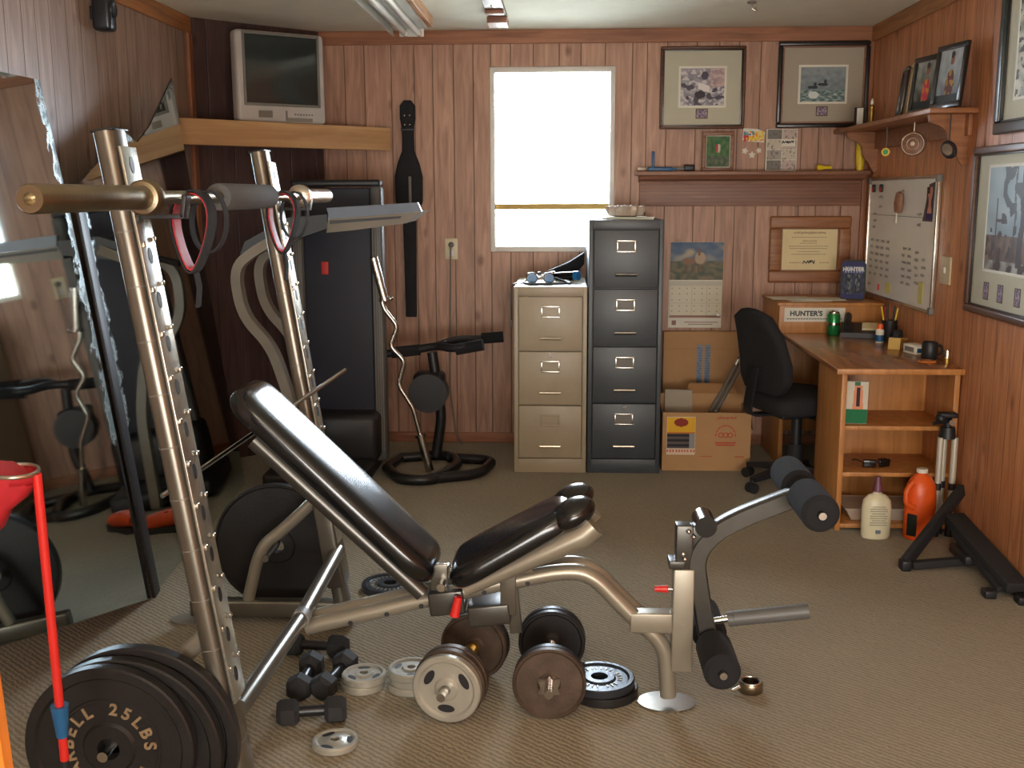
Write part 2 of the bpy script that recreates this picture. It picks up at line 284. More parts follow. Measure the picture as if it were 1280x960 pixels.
class MB:
    def __init__(s): s.b = bmesh.new()
    def _tx(s, vs, T):
        if T is not None: bmesh.ops.transform(s.b, matrix=T, verts=vs)
    def box(s, c, size, r=0, rot=None, seg=3):
        T = Matrix.Translation(Vector(c)) @ ((rot.to_4x4() if rot is not None else Matrix()) @ Matrix.Diagonal((*size, 1)))
        vs = bmesh.ops.create_cube(s.b, size=1)['verts']; s._tx(vs, T)
        if r:
            es = list({e for v in vs for e in v.link_edges})
            bmesh.ops.bevel(s.b, geom=es, offset=min(r, min(size)*.49), segments=seg, affect='EDGES', profile=.5)
        return s
    def bb(s, x0, x1, y0, y1, z0, z1, r=0, seg=3):
        return s.box(((x0+x1)/2, (y0+y1)/2, (z0+z1)/2), (abs(x1-x0), abs(y1-y0), abs(z1-z0)), r, None, seg)
    def beam(s, a, b, w, h, r=0, up=(0, 0, 1)):
        a, b = Vector(a), Vector(b); d = (b-a); X = d.normalized(); U = Vector(up)
        if abs(X.dot(U)) > .98: U = Vector((1, 0, 0))
        Y = U.cross(X).normalized(); Z = X.cross(Y)
        return s.box((a+b)/2, (d.length, w, h), r, Matrix((X, Y, Z)).transposed())
    def cyl(s, a, b, r0, r1=None, seg=24, cap=True):
        a, b = Vector(a), Vector(b); r1 = r0 if r1 is None else r1
        return s.sweep([a, b], None, seg, rad=[r0, r1], cap=cap)
    def tube(s, pts, r, fil=0, seg=16, n=6):
        return s.sweep(fillet(pts, fil, n), None, seg, rad=r)
    def sweep(s, pts, section, seg=16, rad=None, cap=True, up=None, closed=False):
        pts = [Vector(p) for p in pts]; n = len(pts); rings = []
        def tan(i):
            if closed: return (pts[(i+1) % n]-pts[i-1]).normalized()
            if i == 0: return (pts[1]-pts[0]).normalized()
            if i == n-1: return (pts[-1]-pts[-2]).normalized()
            t_ = (pts[i+1]-pts[i]).normalized()+(pts[i]-pts[i-1]).normalized()
            return t_.normalized() if t_.length > 1e-6 else (pts[i+1]-pts[i]).normalized()
        t0 = tan(0); U = Vector(up) if up else (Vector((0, 0, 1)) if abs(t0.z) < .9 else Vector((0, 1, 0)))
        N = (U - t0*U.dot(t0)).normalized()
        for i in range(n):
            t = tan(i)
            if up: N = (Vector(up)-t*Vector(up).dot(t)).normalized()
            else: N = (N - t*N.dot(t)).normalized()
            B = t.cross(N)
            rr = rad[i] if isinstance(rad, (list, tuple)) else rad
            sec = section if section else [(math.cos(2*math.pi*k/seg)*rr, math.sin(2*math.pi*k/seg)*rr) for k in range(seg)]
            if section and rad is not None: sec = [(p*rr, q*rr) for p, q in section]
            rings.append([s.b.verts.new(pts[i]+B*p+N*q) for p, q in sec])
        m_ = len(rings[0])
        for i in range(n if closed else n-1):
            A, B_ = rings[i], rings[(i+1) % n]
            for k in range(m_): s.b.faces.new((A[k], A[(k+1) % m_], B_[(k+1) % m_], B_[k]))
        if cap and not closed:
            s.b.faces.new(rings[0][::-1]); s.b.faces.new(rings[-1])
        return s
    def ring(s, c, R_, r, axis=(0, 0, 1), seg=40, rseg=10, sq=None, arc=None):
        ax = Vector(axis).normalized(); U = ax.orthogonal().normalized(); V = ax.cross(U); c = Vector(c)
        pts = [c+U*math.cos(2*math.pi*k/seg)*R_+V*math.sin(2*math.pi*k/seg)*R_ for k in range(seg)]
        sec = sq or None
        return s.sweep(pts, sec, rseg, rad=None if sq else r, closed=True, up=ax)
    def lathe(s, prof, c=(0, 0, 0), axis=(0, 0, 1), seg=40, closed=False, scale=None):
        """prof: (radius, height) list along axis"""
        ax = Vector(axis).normalized(); U = ax.orthogonal().normalized(); V = ax.cross(U); c = Vector(c)
        if abs(ax.z) > .99: U, V = Vector((1, 0, 0)), Vector((0, 1, 0))*(1 if ax.z > 0 else -1)
        sx_, sy_ = scale or (1, 1)
        rings = []
        for r_, h in prof:
            if r_ < 1e-6: rings.append([s.b.verts.new(c+ax*h)])
            else: rings.append([s.b.verts.new(c+ax*h+U*(math.cos(2*math.pi*k/seg)*r_*sx_)+V*(math.sin(2*math.pi*k/seg)*r_*sy_)) for k in range(seg)])
        pr = list(zip(rings, rings[1:])) + ([(rings[-1], rings[0])] if closed else [])
        for A, B_ in pr:
            if len(A) == 1 and len(B_) == 1: continue
            for k in range(seg):
                if len(A) == 1: s.b.faces.new((A[0], B_[(k+1) % seg], B_[k]))
                elif len(B_) == 1: s.b.faces.new((A[k], A[(k+1) % seg], B_[0]))
                else: s.b.faces.new((A[k], A[(k+1) % seg], B_[(k+1) % seg], B_[k]))
        return s
    def ball(s, c, r, sc=(1, 1, 1), seg=20, rot=None):
        vs = bmesh.ops.create_uvsphere(s.b, u_segments=seg, v_segments=max(8, seg//2), radius=r)['verts']
        s._tx(vs, Matrix.Translation(Vector(c)) @ ((rot.to_4x4() if rot is not None else Matrix()) @ Matrix.Diagonal((*sc, 1)))); return s
    def poly(s, pts, thick):
        """prism: polygon pts (3-D, planar), extruded by vector thick"""
        T = Vector(thick); A = [s.b.verts.new(Vector(p)) for p in pts]; B_ = [s.b.verts.new(Vector(p)+T) for p in pts]; n = len(A)
        s.b.faces.new(A); s.b.faces.new(B_[::-1])
        for k in range(n): s.b.faces.new((A[k], B_[k], B_[(k+1) % n], A[(k+1) % n]))
        return s
    def rect_frame(s, W, H, w, d, y0=0, r=.003):
        """a picture frame in the x-z plane centred on the origin, front at y0-d"""
        for (cx, cz, a, b_) in ((0, H/2-w/2, W, w), (0, -H/2+w/2, W, w), (-W/2+w/2, 0, w, H-2*w), (W/2-w/2, 0, w, H-2*w)):
            s.box((cx, y0-d/2, cz), (a, d, b_), r)
        return s
    def build(s, name, material, parent=None, world=False, smooth=35, rotate=None):
        b = s.b; bmesh.ops.recalc_face_normals(b, faces=b.faces)
        if world and parent is not None:
            bmesh.ops.transform(b, matrix=root_mx(parent).inverted(), verts=b.verts)
        me = bpy.data.meshes.new(name)
        if parent is None and world:
            # own origin at the centre of its base
            xs = [v.co for v in b.verts]; lo = Vector([min(v[i] for v in xs) for i in range(3)]); hi = Vector([max(v[i] for v in xs) for i in range(3)])
            c = Vector(((lo.x+hi.x)/2, (lo.y+hi.y)/2, lo.z)); bmesh.ops.translate(b, verts=b.verts, vec=-c)
        b.to_mesh(me); b.free()
        if smooth:
            for p in me.polygons: p.use_smooth = True
            try: me.set_sharp_from_angle(angle=R(smooth))
            except Exception: pass
        me.materials.append(MT[material] if isinstance(material, str) else material)
        o = bpy.data.objects.new(name, me); COL.objects.link(o)
        if parent is None and world: o.location = c
        if parent is not None: o.parent = parent
        return o

def text_mesh(s, size, depth=.0008, spacing=1.0, bold=0):
    c = bpy.data.curves.new('t', 'FONT'); c.body = s; c.size = size; c.extrude = depth; c.align_x = 'CENTER'; c.align_y = 'CENTER'; c.space_character = spacing; c.offset = bold
    o = bpy.data.objects.new('t', c); COL.objects.link(o)
    dg = bpy.context.evaluated_depsgraph_get(); dg.update()
    me = bpy.data.meshes.new_from_object(o.evaluated_get(dg)); bpy.data.objects.remove(o); bpy.data.curves.remove(c)
    return me
def add_text(mb, s, size, T, **k):
    me = text_mesh(s, size, **k); me.transform(T); mb.b.from_mesh(me); bpy.data.meshes.remove(me); return mb
def scribble(b, x, y, z, w, h, t=.0022):
    """an unreadable handwritten squiggle of width w and height h facing -y"""
    n = max(4, int(w/h*3.2)); pts = [(x+w*i/n+random.uniform(-.2, .2)*h, z+(h*random.uniform(.25, .5) if i % 2 else -h*random.uniform(.2, .5))) for i in range(n+1)]
    for (ax, az_), (bx2, bz2) in zip(pts, pts[1:]):
        dx, dz = bx2-ax, bz2-az_; l = math.hypot(dx, dz) or 1; nx_, nz2 = -dz/l*t/2, dx/l*t/2
        b.b.faces.new([b.b.verts.new(q) for q in ((ax+nx_, y, az_+nz2), (bx2+nx_, y, bz2+nz2), (bx2-nx_, y, bz2-nz2), (ax-nx_, y, az_-nz2))])
def wall_T(x, y, z): # lettering in the local x-z plane facing -y
    return Matrix.Translation((x, y, z)) @ Matrix.Rotation(R(90), 4, 'X')

def paint(name, parent, w, h, cx, y, cz, fn, nx=40, nz=30, material='print'):
    """a flat printed sheet facing -y with one colour per cell from fn(u, v) (0..255)"""
    V, Fc, cols = [], [], []
    for j in range(nz+1):
        for i in range(nx+1): V.append((cx-w/2+w*i/nx, y, cz-h/2+h*j/nz))
    for j in range(nz):
        for i in range(nx):
            a = j*(nx+1)+i; Fc.append((a, a+1, a+nx+2, a+nx+1)); c = fn((i+.5)/nx, (j+.5)/nz); c = tuple(max(0, min(255, q)) for q in c); cols.append(lin(c)+(1,))
    me = bpy.data.meshes.new(name); me.from_pydata(V, [], Fc); ca = me.color_attributes.new('paint', 'FLOAT_COLOR', 'CORNER')
    arr = np.repeat(np.array(cols, dtype=np.float32), 4, axis=0).ravel(); ca.data.foreach_set('color', arr)
    me.materials.append(MT[material]); o = bpy.data.objects.new(name, me); COL.objects.link(o)
    if parent is not None: o.parent = parent
    return o
def nz_(x, y, s=1, k=0): return noise.noise(Vector((x*s, y*s, k)))
def mixc(a, b, t): t = max(0, min(1, t)); return tuple(p+(q-p)*t for p, q in zip(a, b))

def struct(name, mb, material, smooth=0):
    o = mb.build(name, material, smooth=smooth); o['kind'] = 'structure'; return o

# ------------------------------------------------------------------ the room
XL, XR, YB, YF, ZC = -1.93, 1.70, 6.22, -1.7, 2.356
WX0, WX1, WZ0, WZ1 = -.420, .290, 1.126, 2.160
struct('floor', MB().bb(XL-.6, XR+.12, YF-.1, YB+.12, -.1, 0), 'carpet')
struct('ceiling', MB().bb(XL-.6, XR+.12, YF-.1, YB+.12, ZC, ZC+.1), 'ceiling')
wb = MB()
wb.bb(XL-.12, WX0, YB, YB+.12, 0, ZC).bb(WX1, XR+.12, YB, YB+.12, 0, ZC).bb(WX0, WX1, YB, YB+.12, 0, WZ0).bb(WX0, WX1, YB, YB+.12, WZ1, ZC)
struct('wall_back', wb, 'wall')
struct('wall_right', MB().bb(XR, XR+.12, YF, YB, 0, ZC), 'wall_y')
struct('wall_left', MB().bb(XL-.12, XL, YF, YB, 0, ZC), 'wall_l')
struct('wall_front', MB().bb(XL-.12, XR+.12, YF-.12, YF, 0, ZC), 'wall')
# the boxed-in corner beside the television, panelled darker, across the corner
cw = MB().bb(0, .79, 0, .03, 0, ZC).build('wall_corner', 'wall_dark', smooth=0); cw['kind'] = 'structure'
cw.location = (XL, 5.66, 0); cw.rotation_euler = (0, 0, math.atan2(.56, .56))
# crown trim, corner trim
struct('trim_1', MB().bb(-1.38, XR, YB-.014, YB, ZC-.075, ZC, .004), 'trim')
struct('trim_2', MB().bb(XR-.014, XR, YF, YB-.014, ZC-.085, ZC, .004), 'trim_y')
struct('trim_3', MB().bb(XL, XL+.014, YF, 5.66, ZC-.085, ZC, .004), 'trim_y')
struct('trim_4', MB().bb(XR-.03, XR, YB-.03, YB-.014, 0, ZC-.075, .004), 'trim_z')
struct('trim_5', MB().bb(XL, XL+.02, 5.60, 5.66, 0, ZC-.085, .004), 'trim_z')
struct('baseboard_back', MB().bb(-1.38, XR-.03, YB-.012, YB, 0, .06, .003), 'trim')
# window: frame, sash rail, sill, glass
win = bpy.data.objects.new('window_1', None); COL.objects.link(win); win.location = (0, YB, 0); win['kind'] = 'structure'
f = MB(); fw = .028
for (a, b_, c, d) in ((WX0, WX0+fw, WZ0, WZ1), (WX1-fw, WX1, WZ0, WZ1), (WX0+fw, WX1-fw, WZ0, WZ0+.03), (WX0+fw, WX1-fw, WZ1-.03, WZ1)):
    f.bb(a, b_, YB+.02, YB+.10, c, d, .003)
f.build('window_frame', 'white', win, world=True)
f = MB().bb(WX0+fw, WX1-fw, YB+.045, YB+.085, 1.368, 1.400, .003).build('sash_rail', 'straw', win, world=True)
MB().bb(WX0+fw, WX1-fw, YB+.062, YB+.066, WZ0+.03, WZ1-.03).build('window_pane', 'glass', win, world=True)
# outdoors
struct('ground_outside', MB().bb(-14, 14, YB+.3, 60, -1.6, -1.5), 'lawn')
hs = thing('neighbouring_house', 'pale house outside behind the window glass', 'house', (2.6, 19, -1.5))
MB().bb(-3.2, 3.2, 0, 5, 0, 3.2, .01).build('wall', 'siding', hs, smooth=0)
MB().poly([(-3.6, -.4, 3.15), (3.6, -.4, 3.15), (3.6, 2.5, 4.7), (-3.6, 2.5, 4.7)], (0, 0, .12)).build('roof', 'seam', hs, smooth=0)

# ------------------------------------------------------------------ mirrors leaning on the wall at the side
az, el, dd = .07, .095, -1.2349
MN = Vector((math.cos(el)*math.cos(az), math.cos(el)*math.sin(az), math.sin(el)))
def MP(u, v):
    D = FWD + CR*((u-640)/F_PX) - CU*((v-480)/F_PX); t = (dd-CAMPOS.dot(MN))/D.dot(MN); return CAMPOS+D*t
def mirror(name, label, pts, worn_edges, wear_w, notes=None):
    """irregular polygon of silvered glass; `worn_edges` = segments along which the silver has gone"""
    root = thing(name, label, 'mirror', (pts[0].x, pts[0].y, 0))
    b = bmesh.new(); vs = [b.verts.new(p) for p in pts]; face = b.faces.new(vs)
    bmesh.ops.triangulate(b, faces=[face]); bmesh.ops.subdivide_edges(b, edges=b.edges[:], cuts=1)
    for _ in range(5):
        bmesh.ops.subdivide_edges(b, edges=[e for e in b.edges if e.calc_length() > .05], cuts=1, use_grid_fill=True)
        bmesh.ops.triangulate(b, faces=b.faces[:])
    bmesh.ops.transform(b, matrix=root_mx(root).inverted(), verts=b.verts)
    for f_ in b.faces:
        f_.normal_update()
        if f_.normal.dot(MN) < 0: f_.normal_flip()
    me = bpy.data.meshes.new('silvered_glass'); b.to_mesh(me); b.free()
    at = me.attributes.new('worn', 'FLOAT', 'POINT'); off = root.location
    for i, v in enumerate(me.vertices):
        p = v.co+off; best = 9
        for a_, c_ in worn_edges:
            ab = c_-a_; t_ = max(0, min(1, (p-a_).dot(ab)/ab.dot(ab))); best = min(best, (p-(a_+ab*t_)).length)
        at.data[i].value = max(0, 1-best/wear_w)*1.15
    me.materials.append(MT['mirror']); o = bpy.data.objects.new('silvered_glass', me); COL.objects.link(o); o.parent = root
    MB().poly([p-MN*.0015 for p in pts], -MN*.005).build('backing', 'black', root, world=True, smooth=0)
    return root
def onplane(y, z):  # a point of the mirror plane at y, z
    return Vector(((dd-MN.y*y-MN.z*z)/MN.x, y, z))
a0, a1 = MP(50, 100), MP(76, 240)
m1 = [onplane(3.655, .004), onplane(3.50, 1.42), a0, onplane(2.35, a0.z-.02), onplane(2.35, .36)]
mirror('wall_mirror', 'large old mirror with cloudy silver along its edge, leaning nearest to the front', m1, [(m1[1], m1[2]), (m1[0].lerp(m1[1], .45), m1[1])], .17)
q = [MP(92, 238), MP(120, 206), MP(156, 165), MP(172, 178), MP(187, 158), MP(215, 98), MP(240, 240), MP(280, 465)]
m2 = [onplane(3.70, .004)] + q + [onplane(5.22, .004)]
k_ = m2[0].lerp(m2[1], .42)
mirror('wall_mirror', 'tall broken mirror with a jagged pointed top and black edge strip', m2, [(m2[1], k_), (m2[3], m2[6]), (m2[1]+Vector((0, .03, 0)), k_+Vector((0, .05, 0)))], .17)
mr = COL.objects['wall_mirror.001'] if 'wall_mirror.001' in COL.objects else None
st = MB().beam(m2[0]+MN*.010+Vector((0, -.005, 0)), m2[1]+MN*.010+Vector((0, -.005, 0)), .062, .012, .002, up=MN)
st.build('edge_strip', 'black', mr, world=True)

# ------------------------------------------------------------------ corner shelf and television
zs_ = 1.822
sa, sb = P(205, 146, z=zs_), P(488, 160, z=zs_)
sd = (sb-sa); sd.z = 0; sl = sd.length; sang = math.atan2(sd.y, sd.x)
# front plank runs from the side wall to the back wall across the corner
sn = Vector((-math.sin(sang), math.cos(sang), 0))
S0 = sb - sd.normalized()*(((sb.x-(XL+.01))/math.cos(sang)))
shelf = thing('corner_shelf', 'raw pine plank shelf across the corner carrying the old television', 'shelf', (S0.x, S0.y, zs_-.125), sang)
SL = (sb-S0).length
MB().bb(0, SL, 0, .038, 0, .125, .002).build('front_plank', 'lumber', shelf)
sh = MB()
cA = Vector((XL+.01, 5.62, 0)); cB = Vector((-1.385, 6.19, 0))
top = [S0+sn*.04, sb+sn*.04]
polyp = [Vector((S0.x, S0.y, zs_-.02))+sn*.04, Vector((sb.x, sb.y, zs_-.02))+sn*.04, Vector((sb.x-.02, 6.205, zs_-.02)), Vector((-1.33, 6.205, zs_-.02)), Vector((XL+.012, 5.60, zs_-.02))]
sh.poly(polyp, (0, 0, .018)); sh.build('shelf_board', 'lumber', shelf, world=True, smooth=0)

tvc = P(352, 153, z=zs_) + sn*.07
tv = thing('television', 'old silver grey tube television sitting on the corner shelf', 'television', (tvc.x, tvc.y, zs_+.001), sang-.16)
tv.scale = (.88, .86, 1.0); tv.location.x += .035; tv.location.y += .03
Wt, Ht = .55, .455
b = MB().box((0, .03, Ht/2), (Wt, .10, Ht), .022)
b.sweep([(0, .07, Ht/2+.0), (0, .25, Ht/2-.015), (0, .36, Ht/2-.03)], [(-.5, -.5), (.5, -.5), (.5, .5), (-.5, .5)], rad=[.44, .36, .22], up=(0, 0, 1))
b.build('case', 'tvcase', tv)
MB().rect_frame(.475, .365, .014, .012, y0=-.018).build('bezel', 'seam', tv).location = (0, 0, .265)
g = MB(); N_ = 14
grid = [[g.b.verts.new(((i/N_-.5)*.452, -.021-.014*(1-(2*i/N_-1)**2)*(1-(2*j/N_-1)**2)**.5 if 0 < j < N_ else -.021, .265+(j/N_-.5)*.340)) for i in range(N_+1)] for j in range(N_+1)]
for j in range(N_):
    for i in range(N_): g.b.faces.new((grid[j][i], grid[j][i+1], grid[j+1][i+1], grid[j+1][i]))
g.build('screen', 'screen', tv, smooth=80)
b = MB().box((.02, -.021, .04), (.012, .004, .045), .001)
for k in range(7): b.box((.075+k*.018, -.021, .045), (.010, .005, .008), .001)
b.build('button', 'seam', tv)
MB().box((-.11, -.021, .042), (.085, .006, .035), .002).build('control_flap', 'consoleb', tv)
MB().box((.10, -.021, .018), (.17, .003, .018), .001).build('control_strip', 'consoleb', tv)

# small dark speaker high on the side wall
b = MB(); c = P(132, 12, x=XL+.06)
sp_ = thing('wall_speaker', 'small dark grey speaker fixed high on the side wall near the ceiling', 'speaker', (XL, c.y, c.z-.09))
MB().box((.062, 0, .09), (.09, .10, .17), .02).build('case', 'blueplate', sp_)
sp_.scale = (.85, .8, .85)
MB().lathe([(0, .004), (.030, .002), (.038, .006), (.040, 0)], (.107, 0, .105), (1, 0, 0), 24).build('cone', 'black', sp_)
MB().box((.009, 0, .09), (.016, .05, .06), .002).build('bracket', 'black', sp_)

# ------------------------------------------------------------------ things on the ceiling
fx = thing('fluorescent_light', 'twin tube fluorescent strip light under the ceiling, switched off', 'ceiling light', (-.80, 4.95, ZC))
L0, L1 = -1.1, .95
MB().poly([(-.13, L0, -.004), (.09, L0, -.004), (.07, L0, -.035), (-.09, L0, -.035)][::-1], (0, L1-L0, 0)).build('housing', 'white', fx, smooth=0)
b = MB(); b.beam((-.132, L0, -.004), (-.132, L1-.02, -.004), .004, .012); b.poly([(-.135, L0, -.005), (-.125, L0, -.005), (-.100, L0, -.075), (-.110, L0, -.075)], (0, L1-L0, 0)); b.build('reflector', 'white', fx, smooth=0)
for xx in (-.045, .028):
    t_ = MB().cyl((xx, L0, -.058), (xx, L1-.03, -.058), .017).build('tube', 'tube', fx)
    MB().cyl((xx, L1-.032, -.058), (xx, L1-.002, -.058), .018).build('tube_cap', 'nickel', t_)
b = MB().box((-.01, L1+.004, -.045), (.13, .012, .06), .002); b.build('end_cap', 'white', fx)
c1 = MB().bb(-.70, -.675, 4.2, 5.72, ZC-.055, ZC-.001, .002).build('ceiling_batten', 'trim_y', smooth=0); tag(c1, 'narrow brown wooden batten on the ceiling beside the strip light', 'batten')
br = thing('ceiling_bracket', 'brown metal track bracket with slotted holes hanging from the ceiling above the window', 'bracket', (-.335, 5.2, ZC))
b = MB().bb(-.045, .045, -.6, .50, -.03, -.001, .002)
b.build('track', 'walnut', br, smooth=0)
MB().bb(-.05, .05, .35, .52, -.062, -.03, .003).build('end_plate', 'mantle', br); MB().bb(-.045, .045, .15, .20, -.05, -.03, .002).build('cross_plate', 'mantle', br)
b = MB()
for yy in (.28, .06, -.2): b.box((0, yy, -.031), (.022, .07, .004), .0015)
b.box((0, .43, -.063), (.02, .06, .003), .001)
b.build('slot', 'nickel', br)
hk = thing('ceiling_hook', 'small grey hook screwed to the ceiling above the framed prints', 'hook', tuple(P(940, 2, z=ZC)))
MB().cyl((0, 0, -.008), (0, 0, -.0005), .022).build('base', 'seam', hk); MB().tube([(0, 0, -.008), (0, 0, -.03), (.02, 0, -.045), (.02, 0, -.025)], .005, .01).build('hook_wire', 'nickel', hk)

# ------------------------------------------------------------------ back wall: long case, outlet, calendar
cs = thing('instrument_case', 'long black soft instrument case hanging upright on the panelling beside the window', 'case', (-.878, YB-.02, .755))
prof = [(0, .030), (.55, .036), (.60, .055), (.66, .074), (.80, .076), (.87, .060), (.94, .034), (1.02, .032), (1.08, .034), (1.12, .042), (1.19, .042), (1.22, .020)]
path = [Vector((0, -.028, z)) for z, _ in prof]
MB().sweep(path, [(-1, -.45), (-.8, -.62), (.8, -.62), (1, -.45), (1, .45), (.8, .62), (-.8, .62), (-1, .45)][::1], rad=[w for _, w in prof], up=(0, -1, 0)).build('body', 'blackfab', cs, smooth=50)
b = MB()
for dx in (-.014, .014):
    for dz in (1.085, 1.135): b.ball((dx, -.053-.004*(dz > 1.1), dz), .006)
b.build('stud', 'chrome', cs)
MB().box((.012, -.078, .72), (.016, .006, .16), .003).build('badge', 'seam', cs)
MB().box((0, -.040, 1.06), (.075, .03, .014), .004).build('strap', 'black', cs)

ol = thing('wall_outlet', 'cream power outlet with a grey cord on the back wall beneath the window edge', 'outlet', (-.645, YB, 1.083))
MB().box((0, -.004, .061), (.076, .008, .122), .003).build('plate', 'cream', ol)
MB().box((0, -.010, .085), (.034, .006, .034), .002).box((0, -.010, .038), (.034, .006, .034), .002).build('socket', 'white', ol)
MB().lathe([(0, .0), (.017, 0), (.015, .022), (.006, .032), (0, .034)], (0, -.012, .085), (0, -1, 0), 20).build('plug', 'seam', ol)
MB().tube([(0, -.04, .085), (.0, -.05, .05), (-.01, -.03, -.3), (-.015, -.04, -.75), (.02, -.05, -1.03), (.06, -.1, -1.07)], .0045, .06, 8).build('cord', 'seam', ol)

# ------------------------------------------------------------------ treadmill folded upright
tm = thing('treadmill', 'folded treadmill standing upright with a navy belt, ribbed rails and console', 'treadmill', (-1.16, 5.45, 0))
MB().bb(-1.335, -.985, 5.50, 5.55, .10, 1.49, .008).build('belt', 'tread', tm, world=True)
for x0 in (-1.395, -.985):
    r_ = MB().bb(x0, x0+.062, 5.485, 5.575, .06, 1.50, .02); rr = r_.build('side_rail', 'rib', tm, world=True)
    gr = MB()
    for k in range(4): gr.bb(x0+.010+k*.012, x0+.015+k*.012, 5.482, 5.486, .12, 1.36)
    gr.build('rib', 'seam', rr, world=True, smooth=0)
b = MB().bb(-1.39, -.93, 5.49, 5.58, 1.495, 1.53, .012).bb(-1.36, -1.0, 5.57, 5.62, .10, 1.49, .01); b.build('deck_frame', 'black', tm, world=True)
b = MB().bb(-1.48, -.975, 5.06, 5.62, .01, .10, .02).bb(-1.42, -.95, 5.36, 5.60, .08, .34, .04); b.build('motor_hood', 'black', tm, world=True)
MB().bb(-1.245, -1.208, 5.493, 5.50, 1.05, 1.115, .003).build('safety_tag', 'red', tm, world=True)
for (dx, y0) in ((0, 4.92), (0, 5.30)):
    pts = [(-1.24, y0, .05), (-1.28, y0, .50), (-1.36, y0, .76), (-1.49, y0, .90), (-1.52, y0, 1.12), (-1.43, y0+.02, 1.20), (-1.25, y0+.10, 1.30)]
    if dx == 0: MB().sweep(fillet(pts, .09), [(-.022, -.032), (.022, -.032), (.022, .032), (-.022, .032)], up=(0, 1, 0)).build('upright', 'arm', tm, world=True)
def TP(u, v, y=4.98): return P(u, v, y=y)
b = MB().poly([TP(410, 274), TP(526, 265), TP(508, 279), TP(440, 288), TP(408, 291)], (0, .32, .004)); b.build('console', 'consoleb', tm, world=True, smooth=0)
MB().poly([TP(408, 260), TP(522, 253), TP(527, 264), TP(412, 274)], (0, .035, .0)).build('console_edge', 'console', tm, world=True, smooth=0)
MB().poly([TP(412, 276, 4.975), TP(502, 270, 4.975), TP(500, 273, 4.975), TP(412, 280, 4.975)], (0, .01, 0)).build('trim_strip', 'black', tm, world=True, smooth=0)
MB().poly([TP(409, 268), TP(409, 286), TP(372, 298), TP(320, 312), TP(300, 318), TP(306, 302), TP(360, 272)], (0, .10, 0)).build('console_arm', 'black', tm, world=True, smooth=0)
MB().tube([TP(408, 282, 5.28), TP(355, 300, 5.28), TP(304, 322, 5.20)], .016, .05).build('handrail', 'black', tm, world=True)

# curl bar leaning on the treadmill
cb0, cb1 = P(537, 588, z=0.012), P(467, 322, y=5.46)
cbt = thing('curl_bar', 'chrome zigzag curl bar leaning upright against the treadmill rail', 'barbell', (cb0.x, cb0.y, 0))
ax = (cb1-cb0); Lb = ax.length; axn = ax.normalized(); side = axn.cross(Vector((0, 1, 0))).normalized()
ks = [(0, 0), (.20, 0), (.30, 0), (.42, .045), (.52, -.02), (.60, .035), (.68, -.03), (.78, .02), (.86, 0), (1, 0)]
pts = [cb0+ax*t_+side*s_ for t_, s_ in ks]
MB().tube(pts, .0125, .03, 12).build('bar', 'nickel', cbt, world=True)
MB().cyl(cb0, cb0+axn*.19, .022).build('sleeve', 'nickel', cbt, world=True); MB().cyl(cb1-axn*.21, cb1, .022).build('sleeve', 'nickel', cbt, world=True)
MB().cyl(cb0+axn*.19, cb0+axn*.205, .031).build('collar', 'chrome', cbt, world=True)
cc = MB().cyl(cb1-axn*.225, cb1-axn*.21, .031); cc.ball(cb1-axn*.215+Vector((.035, 0, 0)), .011); cc.build('collar', 'chrome', cbt, world=True)

# black exercise machine with padded handles
ex = thing('exercise_machine', 'black floor exercise machine with padded handles and looped tube base', 'exercise machine', (-.65, 5.72, 0))
Y5 = 5.72
b = MB(); b.sweep(fillet([P(484, 585, z=.03), P(500, 600, z=.03), P(545, 600, z=.03), P(575, 578, z=.03), P(560, 568, z=.03), P(500, 572, z=.03)], .1), None, 12, rad=.028, closed=True)
b.tube([P(540, 598, z=.03), P(600, 592, z=.03), P(618, 575, z=.03), P(560, 572, z=.03)], .027, .09)
b.build('base', 'blacksteel', ex, world=True)
for u0, v0, u1, v1 in ((560, 597, 575, 597), (585, 597, 592, 596)): pass
MB().tube([P(545, 570, y=Y5-.02), P(552, 520, y=Y5-.02), P(540, 440, y=Y5-.02)], .028, .05).build('post', 'blacksteel', ex, world=True)
MB().sweep([P(536, 490, y=Y5-.06)+Vector((0, -.05, 0)), P(536, 490, y=Y5-.06)+Vector((0, .05, 0))], None, 32, rad=.105).build('housing', 'black', ex, world=True)
MB().box(P(537, 478, y=Y5-.02), (.17, .14, .12), .03).build('housing', 'black', ex, world=True)
h0, h1 = P(484, 442, y=Y5-.10), P(603, 431, y=Y5-.20)
MB().tube([h0, P(520, 437, y=Y5-.1), P(548, 432, y=Y5-.12), P(565, 436, y=Y5-.2), h1], .022, .06).build('handlebar', 'black', ex, world=True)
MB().tube([P(548, 432, y=Y5-.05), P(570, 424, y=Y5+.04), P(600, 424, y=Y5+.08), P(628, 421, y=Y5+.08)], .022, .06).build('handlebar', 'black', ex, world=True)
MB().cyl(P(570, 437, y=Y5-.19), P(604, 431, y=Y5-.20), .030).build('grip', 'foam', ex, world=True)
MB().cyl(P(602, 423, y=Y5+.08), P(629, 421, y=Y5+.08), .030).build('grip', 'foam', ex, world=True)
MB().cyl(P(490, 441, y=Y5-.10), P(525, 437, y=Y5-.10), .030).build('grip', 'foam', ex, world=True)

